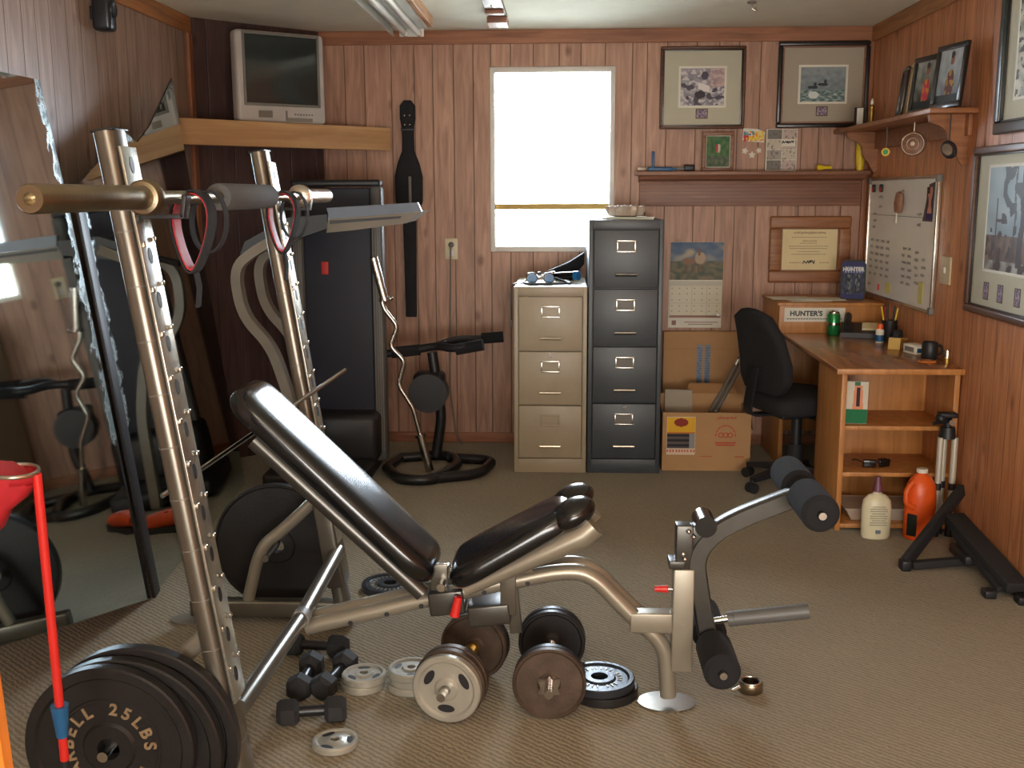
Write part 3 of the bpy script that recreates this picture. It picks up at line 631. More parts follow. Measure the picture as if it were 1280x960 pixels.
# ------------------------------------------------------------------ filing cabinets
def filing_cabinet(label, x0, x1, y0, y1, H, n, m_, lock_i, plain=()):
    t = thing('filing_cabinet', label, 'filing cabinet', ((x0+x1)/2, (y0+y1)/2, 0)); W = x1-x0; D = y1-y0
    b = MB().bb(-W/2, W/2, -D/2+.022, D/2, .0, H-.001, .004); lip = .045
    b.bb(-W/2, -W/2+.022, -D/2+.004, -D/2+.03, 0, H, .002).bb(W/2-.022, W/2, -D/2+.004, -D/2+.03, 0, H, .002).bb(-W/2+.02, W/2-.02, -D/2+.004, -D/2+.03, H-lip, H, .002).bb(-W/2+.02, W/2-.02, -D/2+.004, -D/2+.03, 0, .075, .002)
    b.build('body', m_, t)
    z0, z1 = .078, H-lip-.003; dh = (z1-z0)/n
    for k in range(n):
        a, c_ = z1-(k+1)*dh+.003, z1-k*dh-.003
        dr = MB().bb(-W/2+.025, W/2-.025, -D/2-.004, -D/2+.03, a, c_, .004).build('drawer', m_, t)
        zc = a+(c_-a)*.72
        h = MB().rect_frame(.098, .062, .008, .006, y0=0, r=.0015); hh = h.build('label_holder', 'nickel' if k not in plain else m_, dr); hh.location = (0, -D/2-.004, zc)
        MB().box((0, -D/2-.0055, zc), (.084, .002, .048)).build('label_card', 'seam' if m_ == 'dark_cab' else m_, dr, smooth=0)
        z2 = a+(c_-a)*.22
        MB().poly([(-.055, -D/2-.004, z2-.008), (-.055, -D/2-.030, z2+.004), (-.055, -D/2-.028, z2+.010), (-.055, -D/2-.004, z2+.006)], (.11, 0, 0)).build('pull', 'nickel', dr, smooth=0)
        if k == lock_i: MB().cyl((0, -D/2-.018, c_-.018), (0, -D/2-.004, c_-.018), .011).build('lock', 'chrome', dr)
    return t
filing_cabinet('tall charcoal four drawer metal filing cabinet beneath the window corner', .132, .512, 5.52, 6.185, 1.325, 4, 'dark_cab', 3)
filing_cabinet('shorter tan three drawer metal filing cabinet beside the charcoal one', -.253, .126, 5.52, 6.185, .985, 3, 'tan_cab', 1, plain=(2,))

# things on the cabinets
pp = MB(); pp.poly([(.20, 5.60, 1.326), (.46, 5.55, 1.326), (.49, 5.85, 1.326), (.22, 5.88, 1.326)], (0, 0, .006)); pp.poly([(.22, 5.62, 1.333), (.44, 5.60, 1.333), (.44, 5.82, 1.333), (.23, 5.82, 1.333)], (0, 0, .004))
tag(pp.build('paper_stack', 'paper', world=True, smooth=0), 'loose sheets of white paper lying on the charcoal filing cabinet', 'paper')
dish = thing('glass_dish', 'cut glass dish with fluted sides on the papers of the charcoal cabinet', 'dish', (.325, 5.70, 1.338))
b = MB(); seg = 48; rings = []
for (rr, hh, fl) in ((.055, 0, 0), (.085, .006, .004), (.098, .035, .008), (.094, .055, .006), (.085, .055, .004), (.078, .012, 0), (.0, .010, 0)):
    if rr < 1e-5: rings.append([b.b.verts.new((0, 0, hh))]); continue
    rings.append([b.b.verts.new(((rr+fl*math.cos(k*math.pi*12/24))*math.cos(2*math.pi*k/seg), (rr+fl*math.cos(k*math.pi*12/24))*math.sin(2*math.pi*k/seg), hh)) for k in range(seg)])
for A, B_ in zip(rings, rings[1:]):
    for k in range(seg):
        if len(B_) == 1: b.b.faces.new((A[k], A[(k+1) % seg], B_[0]))
        else: b.b.faces.new((A[k], A[(k+1) % seg], B_[(k+1) % seg], B_[k]))
b.b.faces.new(rings[0][::-1]); b.build('bowl', 'clear', dish)
b = MB()
random.seed(3)
for k in range(14): b.ball((random.uniform(-.05, .05), random.uniform(-.05, .05), .03+random.uniform(0, .02)), .014, (1, 1, .8), 10)
o = b.build('candy', 'seam', dish); o['kind'] = 'stuff'

bn = thing('binoculars', 'shiny blue black binoculars lying on the tan filing cabinet', 'binoculars', (-.10, 5.70, .986), .12)
for sx_ in (-1, 1):
    tb = MB().lathe([(.0, -.001), (.026, 0), (.030, .004), (.030, .05), (.020, .085), (.017, .12), (.022, .125), (.022, .145), (0, .145)], (sx_*.045-.02, -.02, .031), (0, 1, 0), 24).build('barrel', 'vinyl', bn)
    MB().cyl((sx_*.045-.02, -.022, .031), (sx_*.045-.02, -.0195, .031), .024).build('lens', 'gripblue', tb)
MB().box((-.02, .04, .036), (.075, .04, .018), .006).build('bridge', 'chrome', bn); MB().cyl((-.02, .03, .05), (-.02, .06, .05), .011).build('focus_wheel', 'black', bn)
b = MB().tube([(.05, .05, .03), (.12, .02, .008), (.14, -.06, .006), (.08, -.09, .006), (.02, -.075, .006), (-.06, -.09, .006), (-.12, -.03, .006), (-.09, .05, .02)], .006, .05, 8); b.build('strap', 'black', bn)
rm = thing('spotting_scope', 'small dark scope with bright blue tips beside the binoculars on the tan cabinet', 'scope', (.01, 5.82, .986), -.5)
MB().cyl((-.07, 0, .030), (.06, 0, .036), .018, .024).build('barrel', 'vinyl', rm); MB().cyl((.06, 0, .036), (.085, 0, .037), .026).build('tip', 'gripblue', rm)
b = MB().box((0, 0, .008), (.09, .06, .014), .005).box((-.075, 0, .03), (.02, .03, .05), .006); b.build('foot', 'chrome', rm)
ba = thing('dark_satchel', 'slumped black cloth bag behind the binoculars against the charcoal cabinet', 'bag', (.0, 6.02, .986))
MB().poly([(-.09, -.02, 0), (.045, -.02, 0), (.118, -.02, .085), (.118, -.02, .150), (.04, -.02, .10), (-.07, -.02, .045)], (0, .07, 0)).build('body', 'blackfab', ba, smooth=0)
MB().tube([(-.08, -.026, .045), (.03, -.03, .09), (.112, -.026, .14)], .006, .02, 8).build('strap', 'black', ba)
sg = thing('hanging_strap', 'black webbing strap hanging down the side of the tan cabinet', 'strap', (-.262, 5.66, .80))
MB().sweep(fillet([(.05, 0, .192), (-.008, 0, .192), (-.012, 0, .10), (-.010, .01, .0)], .03), [(-.02, -.003), (.02, -.003), (.02, .003), (-.02, .003)], up=(1, 0, .01)).build('webbing', 'black', sg)
MB().box((-.012, .005, -.012), (.012, .03, .05), .004).build('buckle', 'seam', sg)

# calendar
def cal_pic(u, v):
    sky = mixc((150, 160, 170), (70, 100, 140), v*1.2-.2+nz_(u, v, 5)*.5)
    c = mixc(sky, (206, 190, 160), max(0, nz_(u, v, 4, 3))*1.6)
    if v < .5: c = mixc((70, 86, 74), (150, 130, 96), .5+nz_(u, v, 9)*.9)
    if ((u-.36)/.13)**2+((v-.50)/.10)**2 < 1: c = (150, 108, 84)
    if ((u-.56)/.10)**2+((v-.58)/.16)**2 < 1: c = (206, 176, 144)
    if ((u-.54)/.03)**2+((v-.74)/.10)**2 < 1: c = (140, 96, 74)
    if v < .42 and (abs(u-.30) < .012 or abs(u-.42) < .012 or abs(u-.53) < .012 or abs(u-.61) < .012) and v > .2: c = (120, 88, 70)
    c = mixc(c, (130, 130, 130), .25)
    return c
def cal_grid(u, v):
    if v > .86: return (206, 200, 186)
    a, c = (u*7) % 1, (v/.86*5) % 1
    if a < .05 or c < .05: return (206, 200, 180)
    if .3 < a < .5 and .5 < c < .7: return (176, 170, 152)
    return (226, 220, 198)
ca = thing('wall_calendar', 'wall calendar with a deer landscape picture above its month page', 'calendar', (.765, YB, .69))
MB().bb(-.155, .150, -.004, 0, 0, .275).build('page_stack', 'paper', ca, smooth=0)
MB().bb(-.150, .152, -.006, 0, .275, .492).build('picture_sheet', 'paper', ca, smooth=0)
paint('picture', ca, .302, .215, .001, -.0068, .384, cal_pic, 60, 44); paint('month_grid', ca, .300, .195, -.003, -.0048, .172, cal_grid, 70, 56)
b = MB().bb(-.15, .145, -.0052, -.004, .058, .072); b.bb(-.06, .13, -.0052, -.004, .030, .034).bb(-.04, .10, -.0052, -.004, .018, .022).bb(-.135, -.11, -.0052, -.004, .015, .042); b.build('advert_strip', 'mantle', ca, smooth=0)
MB().cyl((.13, -.012, .076), (.13, -.004, .076), .009).build('clip', 'nickel', ca)

# ------------------------------------------------------------------ framed pictures
def framed(label, cx, cz, W, H, fw_, fm, mm, pw, ph, poff, fn, wall='back', stamp=None, depth=.03, cat='framed picture', y=None, inner=.008, stamps=None, nx=70, nz=50):
    if wall == 'back': t = thing('framed_print', label, cat, (cx, YB-.001, cz-H/2), 0)
    else: t = thing('framed_print', label, cat, (XR-.001, y, cz-H/2), -R(90))
    def at(o): o.location = (0, 0, H/2); return o
    at(MB().rect_frame(W, H, fw_, depth, r=.006).build('frame', fm, t))
    at(MB().rect_frame(W-2*fw_+.002, H-2*fw_+.002, inner, depth*.6, r=.001).build('fillet', 'ebony' if fm != 'ebony' else 'mantle', t))
    at(MB().box((0, -.006, 0), (W-2*fw_+.004, .010, H-2*fw_+.004)).build('mat_board', mm, t, smooth=0))
    at(MB().rect_frame(pw+.020, ph+.020, .012, .004, y0=-.0095, r=.001).build('mat_bevel', 'paper', t))
    paint('picture', t, pw, ph, 0, -.0125, H/2+poff, fn, nx, nz, 'print_gloss').location = (0, 0, 0)
    at_o = COL.objects[-1]
    bvl = [o for o in t.children if o.name.startswith('mat_bevel')][0]; bvl.location = (0, 0, H/2+poff)
    for (sx_, sz_, sw, sh_, sf) in (stamps or []):
        s_ = MB().rect_frame(sw+.012, sh_+.012, .005, .003, y0=-.0095, r=.0005).build('stamp_border', 'walnut', t); s_.location = (sx_, 0, H/2+sz_)
        paint('stamp', t, sw, sh_, sx_, -.012, H/2+sz_, sf, 14, 12)
    return t
def birds(u, v):
    c = mixc((130, 128, 140), (176, 170, 178), .5+nz_(u, v, 6)*1.2)
    if nz_(u, v, 12, 4) > .12: c = mixc(c, (222, 214, 214), .8)
    if nz_(u, v, 7, 8) > .18 and v < .6: c = (82, 76, 90)
    if (u-.45)**2*3+(v-.30)**2*5 < .05: c = (60, 52, 58)
    if (u-.55)**2*8+(v-.80)**2*4 < .05: c = (78, 72, 84)
    if .40 < u < .66 and abs(v-.5-(u-.5)*-.4) < .09: c = (232, 226, 224)
    if v > .5 and u > .65: c = mixc(c, (196, 152, 146), .5)
    return c
def ducks(u, v):
    c = mixc((112, 128, 136), (150, 160, 162), v+nz_(u, v, 9)*.6)
    if v < .35: c = mixc((84, 112, 110), (196, 208, 204), max(0, .35+nz_(u, v*2, 11, 2)))
    for cx, cy in ((.28, .42), (.50, .50)):
        if ((u-cx)/.11)**2+((v-cy)/.05)**2 < 1 or ((u-cx-.05)/.03)**2+((v-cy-.08)/.07)**2 < 1: c = (58, 62, 68)
    if (u-.3)**2+(v-.2)**2 < .012: c = (224, 232, 228)
    return c
def stampf(u, v): return mixc((90, 80, 110), (190, 170, 180), .5+nz_(u, v, 5)*1.4)
def trees(u, v):
    c = mixc((112, 134, 146), (168, 184, 188), .4+v*.5+nz_(u, v, 4)*.6)
    if v < .34: c = mixc((84, 62, 52), (130, 108, 90), .5+nz_(u, v, 10))
    if v < .10: c = mixc((176, 176, 170), (120, 110, 100), .5+nz_(u, v, 9, 4))
    if abs(u-.68-nz_(0, v, 3)*.05) < .035+.02*(1-v) and v > .05: c = (66, 54, 52)
    if abs(u-.55-nz_(3, v, 3)*.06) < .016 and v > .1: c = (80, 68, 66)
    if abs(u-.20) < .018 and v < .7: c = (84, 74, 74)
    if v > .45 and nz_(u, v, 7, 5) > .14 and abs(u-.62) < .32: c = (74, 76, 76)
    if v < .5 and nz_(u, v, 9, 6) > .2: c = (70, 54, 46)
    return c
def map_(u, v):
    c = mixc((150, 150, 132), (206, 204, 186), .5+nz_(u, v, 9)*1.3)
    if nz_(u, v, 18, 4) > .22: c = (74, 74, 66)
    return c
framed('framed print of a bird dog scene with pale mat, brown frame, beside the window', .770, 2.034, .470, .445, .016, 'walnut', 'matboard', .245, .205, .005, birds, stamps=[(.0, -.140, .055, .042, stampf)])
framed('framed print of two ducks on water in a dark frame at the corner', 1.432, 2.046, .500, .462, .024, 'ebony', 'matboard2', .250, .190, .002, ducks, stamps=[(.0, -.142, .052, .040, stampf)], inner=.010)
framed('tall framed print of bare trees above water hung beside the light switch', 0, 1.305, .78, .665, .03, 'walnut', 'matboard', .48, .40, .05, trees, 'right', y=4.165, stamps=[(-.20, -.235, .040, .058, stampf), (-.06, -.235, .040, .058, stampf), (.10, -.235, .040, .058, stampf)], nx=80, nz=70)
framed('large picture in a dark green frame hung highest by the ceiling on the side wall', 0, 1.985, .85, .615, .045, 'darkgreen', 'matboard', .56, .36, .0, map_, 'right', y=3.95, nx=80, nz=60)

# certificate
ct = thing('framed_certificate', 'school certificate on cream paper in a wide oak frame above the desk', 'certificate', (1.398, YB-.001, .952))
MB().rect_frame(.455, .375, .068, .03, r=.010).build('frame', 'frame_oak', ct).location = (0, 0, .1875)
MB().rect_frame(.325, .245, .008, .020, r=.001).build('fillet', 'mantle', ct).location = (0, 0, .1875)
MB().box((0, -.008, .1875), (.320, .012, .240)).build('sheet', 'parchment', ct, smooth=0)
random.seed(4); b = MB(); scribble(b, -.09, -.0146, .282, .18, .016, .0024); scribble(b, -.04, -.0146, .236, .08, .009, .0014)
for k, (w_, z_) in enumerate(((.20, .255), (.11, .222), (.23, .205), (.22, .192), (.13, .175), (.20, .160), (.08, .112), (.06, .112))):
    for i in range(int(w_/.014)):
        xx = -w_/2+i*.014
        if k == 6: xx -= .07
        if k == 7: xx += .09
        b.bb(xx, xx+.010, -.0146, -.0141, z_, z_+.003)
b.build('lettering', 'mantle', ct, smooth=0)
b = MB(); scribble(b, -.032, -.0148, .118, .064, .022, .005); b.build('seal_name', 'ink', ct, smooth=0)

# ------------------------------------------------------------------ mantle shelf on the back wall and what is on it
ms = thing('mantle_shelf', 'long brown wooden mantle shelf on the back wall', 'shelf', (1.05, YB, 1.385))
MB().bb(-.645, .636, -.135, 0, .170, .192, .004).build('shelf_board', 'mantle', ms)
MB().bb(-.620, .615, -.022, 0, .0, .150, .003).build('back_rail', 'mantle', ms)
MB().poly([(-.625, 0, .170), (-.625, -.10, .170), (-.625, -.085, .150), (-.625, -.03, .140), (-.625, 0, .135)], (1.245, 0, 0)).build('cove_moulding', 'mantle', ms, smooth=0)
b = MB()
for k in range(6): b.bb(-.615, .61, -.0235, -.022, .02+k*.02, .023+k*.02)
b.build('bead', 'walnut', ms, smooth=0)
zm = 1.385+.193
hg = thing('caulking_tool', 'bright blue L shaped plastic tool lying on the mantle shelf', 'tool', (.56, YB-.08, zm))
MB().box((-.06, 0, .055), (.014, .022, .11), .004).box((-.02, 0, .012), (.14, .024, .022), .005).box((.06, 0, .012), (.05, .018, .014), .004).build('body', 'blue', hg)
MB().box((-.125, 0, .014), (.05, .02, .020), .006).build('tip', 'clear', hg)
bx = thing('tape_measure', 'small black and grey gadget at the end of the blue tool', 'gadget', (.70, YB-.08, zm))
MB().box((0, 0, .018), (.06, .035, .034), .008).build('body', 'black', bx); MB().box((-.045, 0, .014), (.05, .022, .016), .004).build('nozzle', 'seam', bx)

def green_photo(u, v):
    c = mixc((60, 96, 60), (96, 132, 84), .5+nz_(u, v, 6))
    if (u-.5)**2*6+(v-.62)**2*3 < .07: c = (196, 60, 56) if u < .5 else (206, 210, 196)
    if (u-.5)**2*9+(v-.82)**2*12 < .05: c = (26, 120, 70)
    if v < .35: c = mixc((112, 120, 96), (70, 92, 70), .5+nz_(u, v, 8, 2))
    return c
sf = thing('framed_photo', 'small brown photo frame with a green outdoor picture standing on the mantle', 'photo frame', (.862, YB-.035, zm))
MB().rect_frame(.176, .215, .020, .022, r=.004).build('frame', 'mantle', sf).location = (0, 0, .1075)
MB().rect_frame(.136, .175, .004, .012, r=.001).build('mat_edge', 'paper', sf).location = (0, 0, .1075)
MB().box((0, -.004, .1075), (.14, .006, .18)).build('backing', 'black', sf, smooth=0); paint('picture', sf, .127, .166, 0, -.0085, .1075, green_photo, 30, 36)
def collage(u, v):
    i, j = int(u*2), int(v*4); random.seed(i*7+j*3)
    base = random.choice([(206, 196, 178), (170, 160, 150), (200, 180, 170), (130, 126, 120)])
    if nz_(u, v, 13, 5) > .22: base = mixc(base, (110, 100, 100), .6)
    if (u*2) % 1 < .06 or (v*4) % 1 < .08: base = (228, 222, 206)
    return base
cg = thing('photo_collage_card', 'white card printed with a collage of small pictures standing on the mantle', 'card', (1.215, YB-.030, zm))
MB().box((0, 0, .115), (.172, .004, .230)).build('card', 'paper', cg, smooth=0); paint('picture', cg, .166, .224, 0, -.0025, .115, collage, 48, 64)
random.seed(8); b = MB(); b.bb(.0, .075, -.0042, -.003, .135, .172); b.build('title_panel', 'paper', cg, smooth=0); b = MB(); scribble(b, .004, -.0048, .158, .064, .018, .005); b.build('lettering', 'ink', cg, smooth=0)
def bright(u, v):
    c = (236, 206, 60)
    if v > .55 and u < .55: c = (70, 150, 180)
    if u < .25 and v < .55: c = (206, 50, 50)
    if nz_(u, v, 7, 2) > .2: c = (240, 130, 60)
    if nz_(u, v, 9, 6) > .28: c = (240, 236, 220)
    return c
yc = thing('comic_sign', 'small multicoloured yellow sign pinned to the wall above the mantle', 'sign', (1.063, YB-.001, 1.735))
MB().poly([(-.062, 0, .012), (.058, 0, .0), (.062, 0, .058), (.02, 0, .075), (-.058, 0, .080)], (0, -.004, 0)).build('card', 'paper', yc, smooth=0); paint('picture', yc, .112, .056, 0, -.005, .036, bright, 24, 14)
for k, (dx, z_, s_) in enumerate(((-.045, 1.690, .021), (-.005, 1.668, .022), (.032, 1.692, .018))):
    b = MB(); pts = []
    for i in range(10):
        rr = s_*(1 if i % 2 == 0 else .55); a_ = i*math.pi/5+.3*k; pts.append((math.cos(a_)*rr, 0, math.sin(a_)*rr))
    b.poly(pts, (0, -.003, 0)); o = b.build('star_cutout', 'paper', smooth=0); o.location = (1.063+dx, YB-.0005, z_)
    tag(o, ['white paper star nearest the small photo frame beneath the yellow sign', 'lowest white paper star in the middle beneath the yellow sign', 'white paper star nearest the collage card beneath the yellow sign'][k], 'paper star', 'paper stars beneath the yellow sign')
yb = MB().sweep([(-.04, 0, 0), (-.015, 0, 0), (.0, 0, 0), (.04, 0, 0)], None, 16, rad=[.016, .016, .009, .010]).build('marker_pen', 'yellow'); yb.location = (1.445, YB-.08, zm+.017)
tag(yb, 'short yellow pen lying on the mantle shelf', 'pen')
yt = thing('yellow_tube', 'yellow squeeze tube standing on its cap at the end of the mantle', 'tube', (1.640, YB-.075, zm))
MB().cyl((0, 0, 0), (0, 0, .022), .019).build('cap', 'yellow', yt)
MB().sweep([(0, 0, .022), (0, 0, .09), (-.012, 0, .19), (-.02, 0, .215)], [(math.cos(k*math.pi/8), math.sin(k*math.pi/8)) for k in range(16)], rad=[.021, .025, .012, .004], up=(0, 1, 0)).build('body', 'yellow', yt)

# ------------------------------------------------------------------ shelf on the side wall and what is on it
zr = 1.800
rs = thing('bracket_shelf', 'reddish wooden shelf with scrolled brackets on the side wall', 'shelf', (XR, 5.30, zr-.03))
MB().bb(1.50, XR-.001, 4.60, 6.20, zr-.022, zr, .004).build('shelf_board', 'frame_oak', rs, world=True)
MB().bb(XR-.020, XR-.001, 4.66, 6.14, zr-.11, zr-.022, .003).build('back_rail', 'frame_oak', rs, world=True)
for yy in (4.70, 6.02):
    cur = [(XR-.001, yy, zr-.022), (1.53, yy, zr-.022), (1.535, yy, zr-.05)]
    for k in range(9):
        a_ = k/8; cur.append((1.545+.11*a_**.6+.012*math.sin(a_*6.28), yy, zr-.055-.13*a_))
    cur += [(1.665, yy, zr-.21), (1.685, yy, zr-.235), (XR-.001, yy, zr-.225)]
    MB().poly(cur, (0, .022, 0)).build('bracket', 'frame_oak', rs, world=True, smooth=0)
def portrait(cloth, bg1, bg2):
    def fn(u, v):
        c = mixc(bg1, bg2, v+nz_(u, v, 5)*.5)
        if (u-.52)**2*7+(v-.34)**2*2.4 < .20: c = cloth if nz_(u, v, 9, 1) < .1 else mixc(cloth, (240, 200, 60), .6)
        if (u-.52)**2*16+(v-.80)**2*12 < .10: c = (150, 100, 80)
        if (u-.52)**2*16+(v-.90)**2*20 < .09: c = (60, 40, 36)
        if v < .16: c = (50, 56, 58)
        return c
    return fn
def leaning_frame(label, y, W, H, x, fn, tilt=.10, fm='ebony', fw_=.022):
    t = thing('framed_photo', label, 'photo frame', (x, y, zr+.001), -R(80), 'leaning photo frames')
    T = Matrix.Rotation(-tilt, 4, 'X') @ Matrix.Translation((0, 0, H/2+.002))
    fr_ = MB().rect_frame(W, H, fw_, .018, r=.003); fr_.b.transform(T); fr_.build('frame', fm, t)
    bk = MB().box((0, -.004, 0), (W-2*fw_+.004, .006, H-2*fw_+.004)); bk.b.transform(T); bk.build('backing', 'paper', t, smooth=0)
    o = paint('picture', t, W-2*fw_, H-2*fw_, 0, -.008, 0, fn, 40, 56); o.data.transform(T)
    return t
leaning_frame('black framed photo of a person at the open end of the bracket shelf', 4.70, .235, .262, 1.600, portrait((104, 60, 52), (120, 130, 140), (190, 196, 200)))
leaning_frame('black framed photo with bright red and yellow shape on the bracket shelf', 5.00, .235, .250, 1.600, portrait((206, 60, 70), (60, 62, 56), (176, 180, 176)))
# two frames seen edge on, standing askew near the middle of the shelf
for k, (y_, H_, m_, l_) in enumerate(((5.34, .235, 'ebony', 'dark thin frame standing askew on the bracket shelf, nearest the corner'), (5.23, .240, 'parchment', 'thin frame with a pale border standing askew on the bracket shelf'))):
    t = thing('framed_photo', l_, 'photo frame', (1.60, y_, zr+.001), -R(99+4*k), 'leaning photo frames')
    T = Matrix.Rotation(-.12, 4, 'X') @ Matrix.Translation((0, 0, H_/2+.002))
    a_ = MB().rect_frame(.16, H_, .016, .014, r=.002); a_.b.transform(T); a_.build('frame', m_, t)
    a_ = MB().rect_frame(.128, H_-.032, .010, .010, r=.001); a_.b.transform(T); a_.build('inner_border', m_, t)
    a_ = MB().box((0, -.004, 0), (.13, .006, H_-.03)); a_.b.transform(T); a_.build('backing', 'walnut', t, smooth=0)
fg = thing('photo_holder', 'small dark holder with a white card on the bracket shelf near the corner', 'card holder', (1.575, 5.93, zr+.001), -R(40))
MB().box((0, 0, .052), (.07, .018, .10), .003).build('case', 'ebony', fg); MB().box((0, -.011, .055), (.035, .004, .085), .001).build('card', 'paper', fg, smooth=0)
cn = thing('figurine', 'small golden figurine with a white tip on the bracket shelf', 'figurine', (1.575, 5.73, zr+.001))
MB().lathe([(0, 0), (.022, 0), (.022, .008), (.012, .014), (.014, .04), (.017, .06), (.011, .078), (.013, .09), (.006, .10), (0, .102)]).build('body', 'brass', cn); MB().lathe([(0, .100), (.008, .100), (.009, .112), (.003, .130), (0, .132)]).build('tip', 'paper', cn)
# hung beneath the shelf
def hung(name, label, cat, u, v, x):
    p = P(u, v, x=x); return thing(name, label, cat, (x, p.y, p.z)), p
t, p = hung('medal', 'small green and gold medal hanging by a cord beneath the bracket shelf', 'medal', 1107, 190, 1.60)
MB().lathe([(0, -.004), (.020, -.004), (.022, 0), (.020, .004), (0, .004)], (0, 0, 0), (-.4, -1, 0), 24).build('disc', 'brass', t); MB().lathe([(0, -.005), (.013, -.0055), (.013, .0055), (0, .0055)], (0, 0, 0), (-.4, -1, 0), 20).build('centre', 'green', t)
MB().tube([(0, 0, .02), (.004, 0, .06), (0, 0, zr-.022-p.z)], .0025, 0, 8).build('cord', 'seam', t)
t, p = hung('fishing_reel', 'round metal fly fishing reel hanging beneath the middle of the bracket shelf', 'fishing reel', 1142, 180, 1.62)
an = (-.5, -1, 0)
MB().lathe([(.0, -.016), (.050, -.016), (.056, -.012), (.056, .012), (.050, .016), (.0, .016)], (0, 0, 0), an, 36).build('spool', 'mantle', t)
MB().ring((0, 0, 0)+Vector(an).normalized()*.017 if False else Vector(an).normalized()*.017, .048, .005, an).build('rim', 'nickel', t)
MB().ring(Vector(an).normalized()*.017, .026, .004, an).build('inner_ring', 'nickel', t); MB().lathe([(0, .016), (.012, .016), (.010, .028), (0, .028)], (0, 0, 0), an, 20).build('hub', 'nickel', t)
MB().tube([(0, 0, .055), (0, 0, zr-.022-p.z)], .004, 0, 8).build('foot', 'nickel', t)
t, p = hung('pocket_watch', 'rounded silver and black gadget hanging beneath the bracket shelf by its larger bracket', 'watch', 1186, 187, 1.60)
MB().lathe([(.0, -.012), (.026, -.012), (.032, -.004), (.032, .004), (.026, .012), (0, .012)], (0, 0, 0), (-.7, -.7, 0), 28, scale=(1, 1.25)).build('case', 'black', t); MB().lathe([(0, .0125), (.022, .0125), (.020, .016), (0, .016)], (0, 0, 0), (-.7, -.7, 0), 24, scale=(1, 1.25)).build('dial', 'nickel', t)
MB().tube([(0, 0, .03), (0, 0, zr-.022-p.z)], .003, 0, 8).build('cord', 'black', t)

# ------------------------------------------------------------------ whiteboard
WY0, WY1, WB0, WB1 = 4.975, 6.09, .905, 1.535
wbt = thing('whiteboard', 'white marker board covered with handwriting on the side wall above the desk', 'whiteboard', (XR-.001, (WY0+WY1)/2, WB0), -R(90))
Wb, Hb = WY1-WY0, WB1-WB0
MB().rect_frame(Wb, Hb, .016, .020, r=.003).build('frame', 'nickel', wbt).location = (0, 0, Hb/2)
MB().box((0, -.007, Hb/2), (Wb-.02, .010, Hb-.02)).build('board', 'board', wbt, smooth=0)
for sx_ in (-1, 1):
    for sz_ in (0, 1): MB().box((sx_*(Wb/2-.014), -.012, .014+sz_*(Hb-.028)), (.034, .026, .034), .006).build('corner_cap', 'seam', wbt)
random.seed(11); b = MB()
def scrib(x, z, n, dz, s_):
    for k in range(n): scribble(b, x-s_*.8+random.uniform(-.01, .01), -.0126, z-k*dz, s_*random.uniform(1.5, 2.3), s_*.62, .0024)
for x_ in (-.46, -.36, -.27, -.17): scrib(x_, .30, 6, .036, .030)
for x_ in (.10, .19): scrib(x_, .28, 6, .034, .028)
scrib(-.34, .58, 3, .05, .034); scrib(-.44, .44, 3, .035, .024); scrib(.30, .45, 2, .05, .032); scrib(.30, .27, 5, .036, .03); scrib(.40, .24, 4, .036, .028); scrib(.02, .56, 2, .05, .028); scrib(-.47, .06, 1, .03, .034)
b.bb(-.50, .50, -.0126, -.0122, .435, .437)
b.build('handwriting', 'ink', wbt, smooth=0)
for k, (x_, z_) in enumerate(((-.46, .575), (-.32, .575))):
    o = thing('board_magnet', ['red and dark round magnet nearest the board corner', 'red and dark magnet further along the whiteboard top edge'][k], 'magnet', (XR-.014, (WY0+WY1)/2-x_, WB0+z_), -R(90), 'whiteboard magnets')
    MB().box((0, -.006, 0), (.040, .012, .042), .006).build('body', 'black', o); MB().box((.002, -.013, -.006), (.026, .004, .022), .004).build('badge', 'red', o)
kk = thing('marker_bundle', 'dark pens and keys hanging from the top of the whiteboard', 'pens', (XR-.016, (WY0+WY1)/2-.05, WB0+.50), -R(90))
MB().lathe([(.0, -.05), (.02, -.045), (.026, 0), (.02, .05), (.0, .06)], (0, -.02, 0), (.15, 0, 1), 20, scale=(1, .6)).build('pouch', 'mantle', kk); MB().tube([(-.05, -.012, .04), (-.052, -.012, -.03)], .006).build('pen', 'black', kk); MB().tube([(-.052, -.012, -.03), (-.056, -.012, -.10)], .004).build('pen', 'paper', kk)
ph = thing('pinned_photo', 'torn colour photograph of a person pinned at the whiteboard corner by the light switch', 'photograph', (XR-.014, (WY0+WY1)/2-.43, WB0+.505), -R(90))
def pin(u, v):
    c = (216, 150, 128) if abs(u-.55) < .28+.1*math.sin(v*9) else (70, 50, 60)
    if v < .2: c = (52, 44, 110)
    if v > .8 and u < .5: c = (60, 40, 40)
    return c
MB().poly([(-.07, 0, -.085), (.06, 0, -.085), (.07, 0, .095), (.0, 0, .085)], (0, -.003, 0)).build('card', 'ebony', ph, smooth=0); paint('picture', ph, .085, .15, .018, -.004, -.003, pin, 20, 30)
for k, (x_, z_, w_, h_, m_, l_) in enumerate(((-.12, .065, .075, .055, 'sticky', 'faded yellow sticky note in the lower middle of the whiteboard'), (.39, .085, .06, .10, 'sticky', 'tall yellow sticky note at the whiteboard corner by the light switch'), (-.29, .055, .028, .03, 'pink', 'tiny pink tab at the lower edge of the whiteboard'))):
    o = MB().box((0, 0, 0), (w_, .002, h_)).build('sticky_note', m_, smooth=0); o.location = (XR-.0148, (WY0+WY1)/2-x_, WB0+z_); o.rotation_euler = (0, 0, -R(90)); tag(o, l_, 'sticky note')
sw = thing('light_switch', 'cream blank switch plate on the side wall between whiteboard and tree print', 'switch', (XR, 4.852, 1.056))
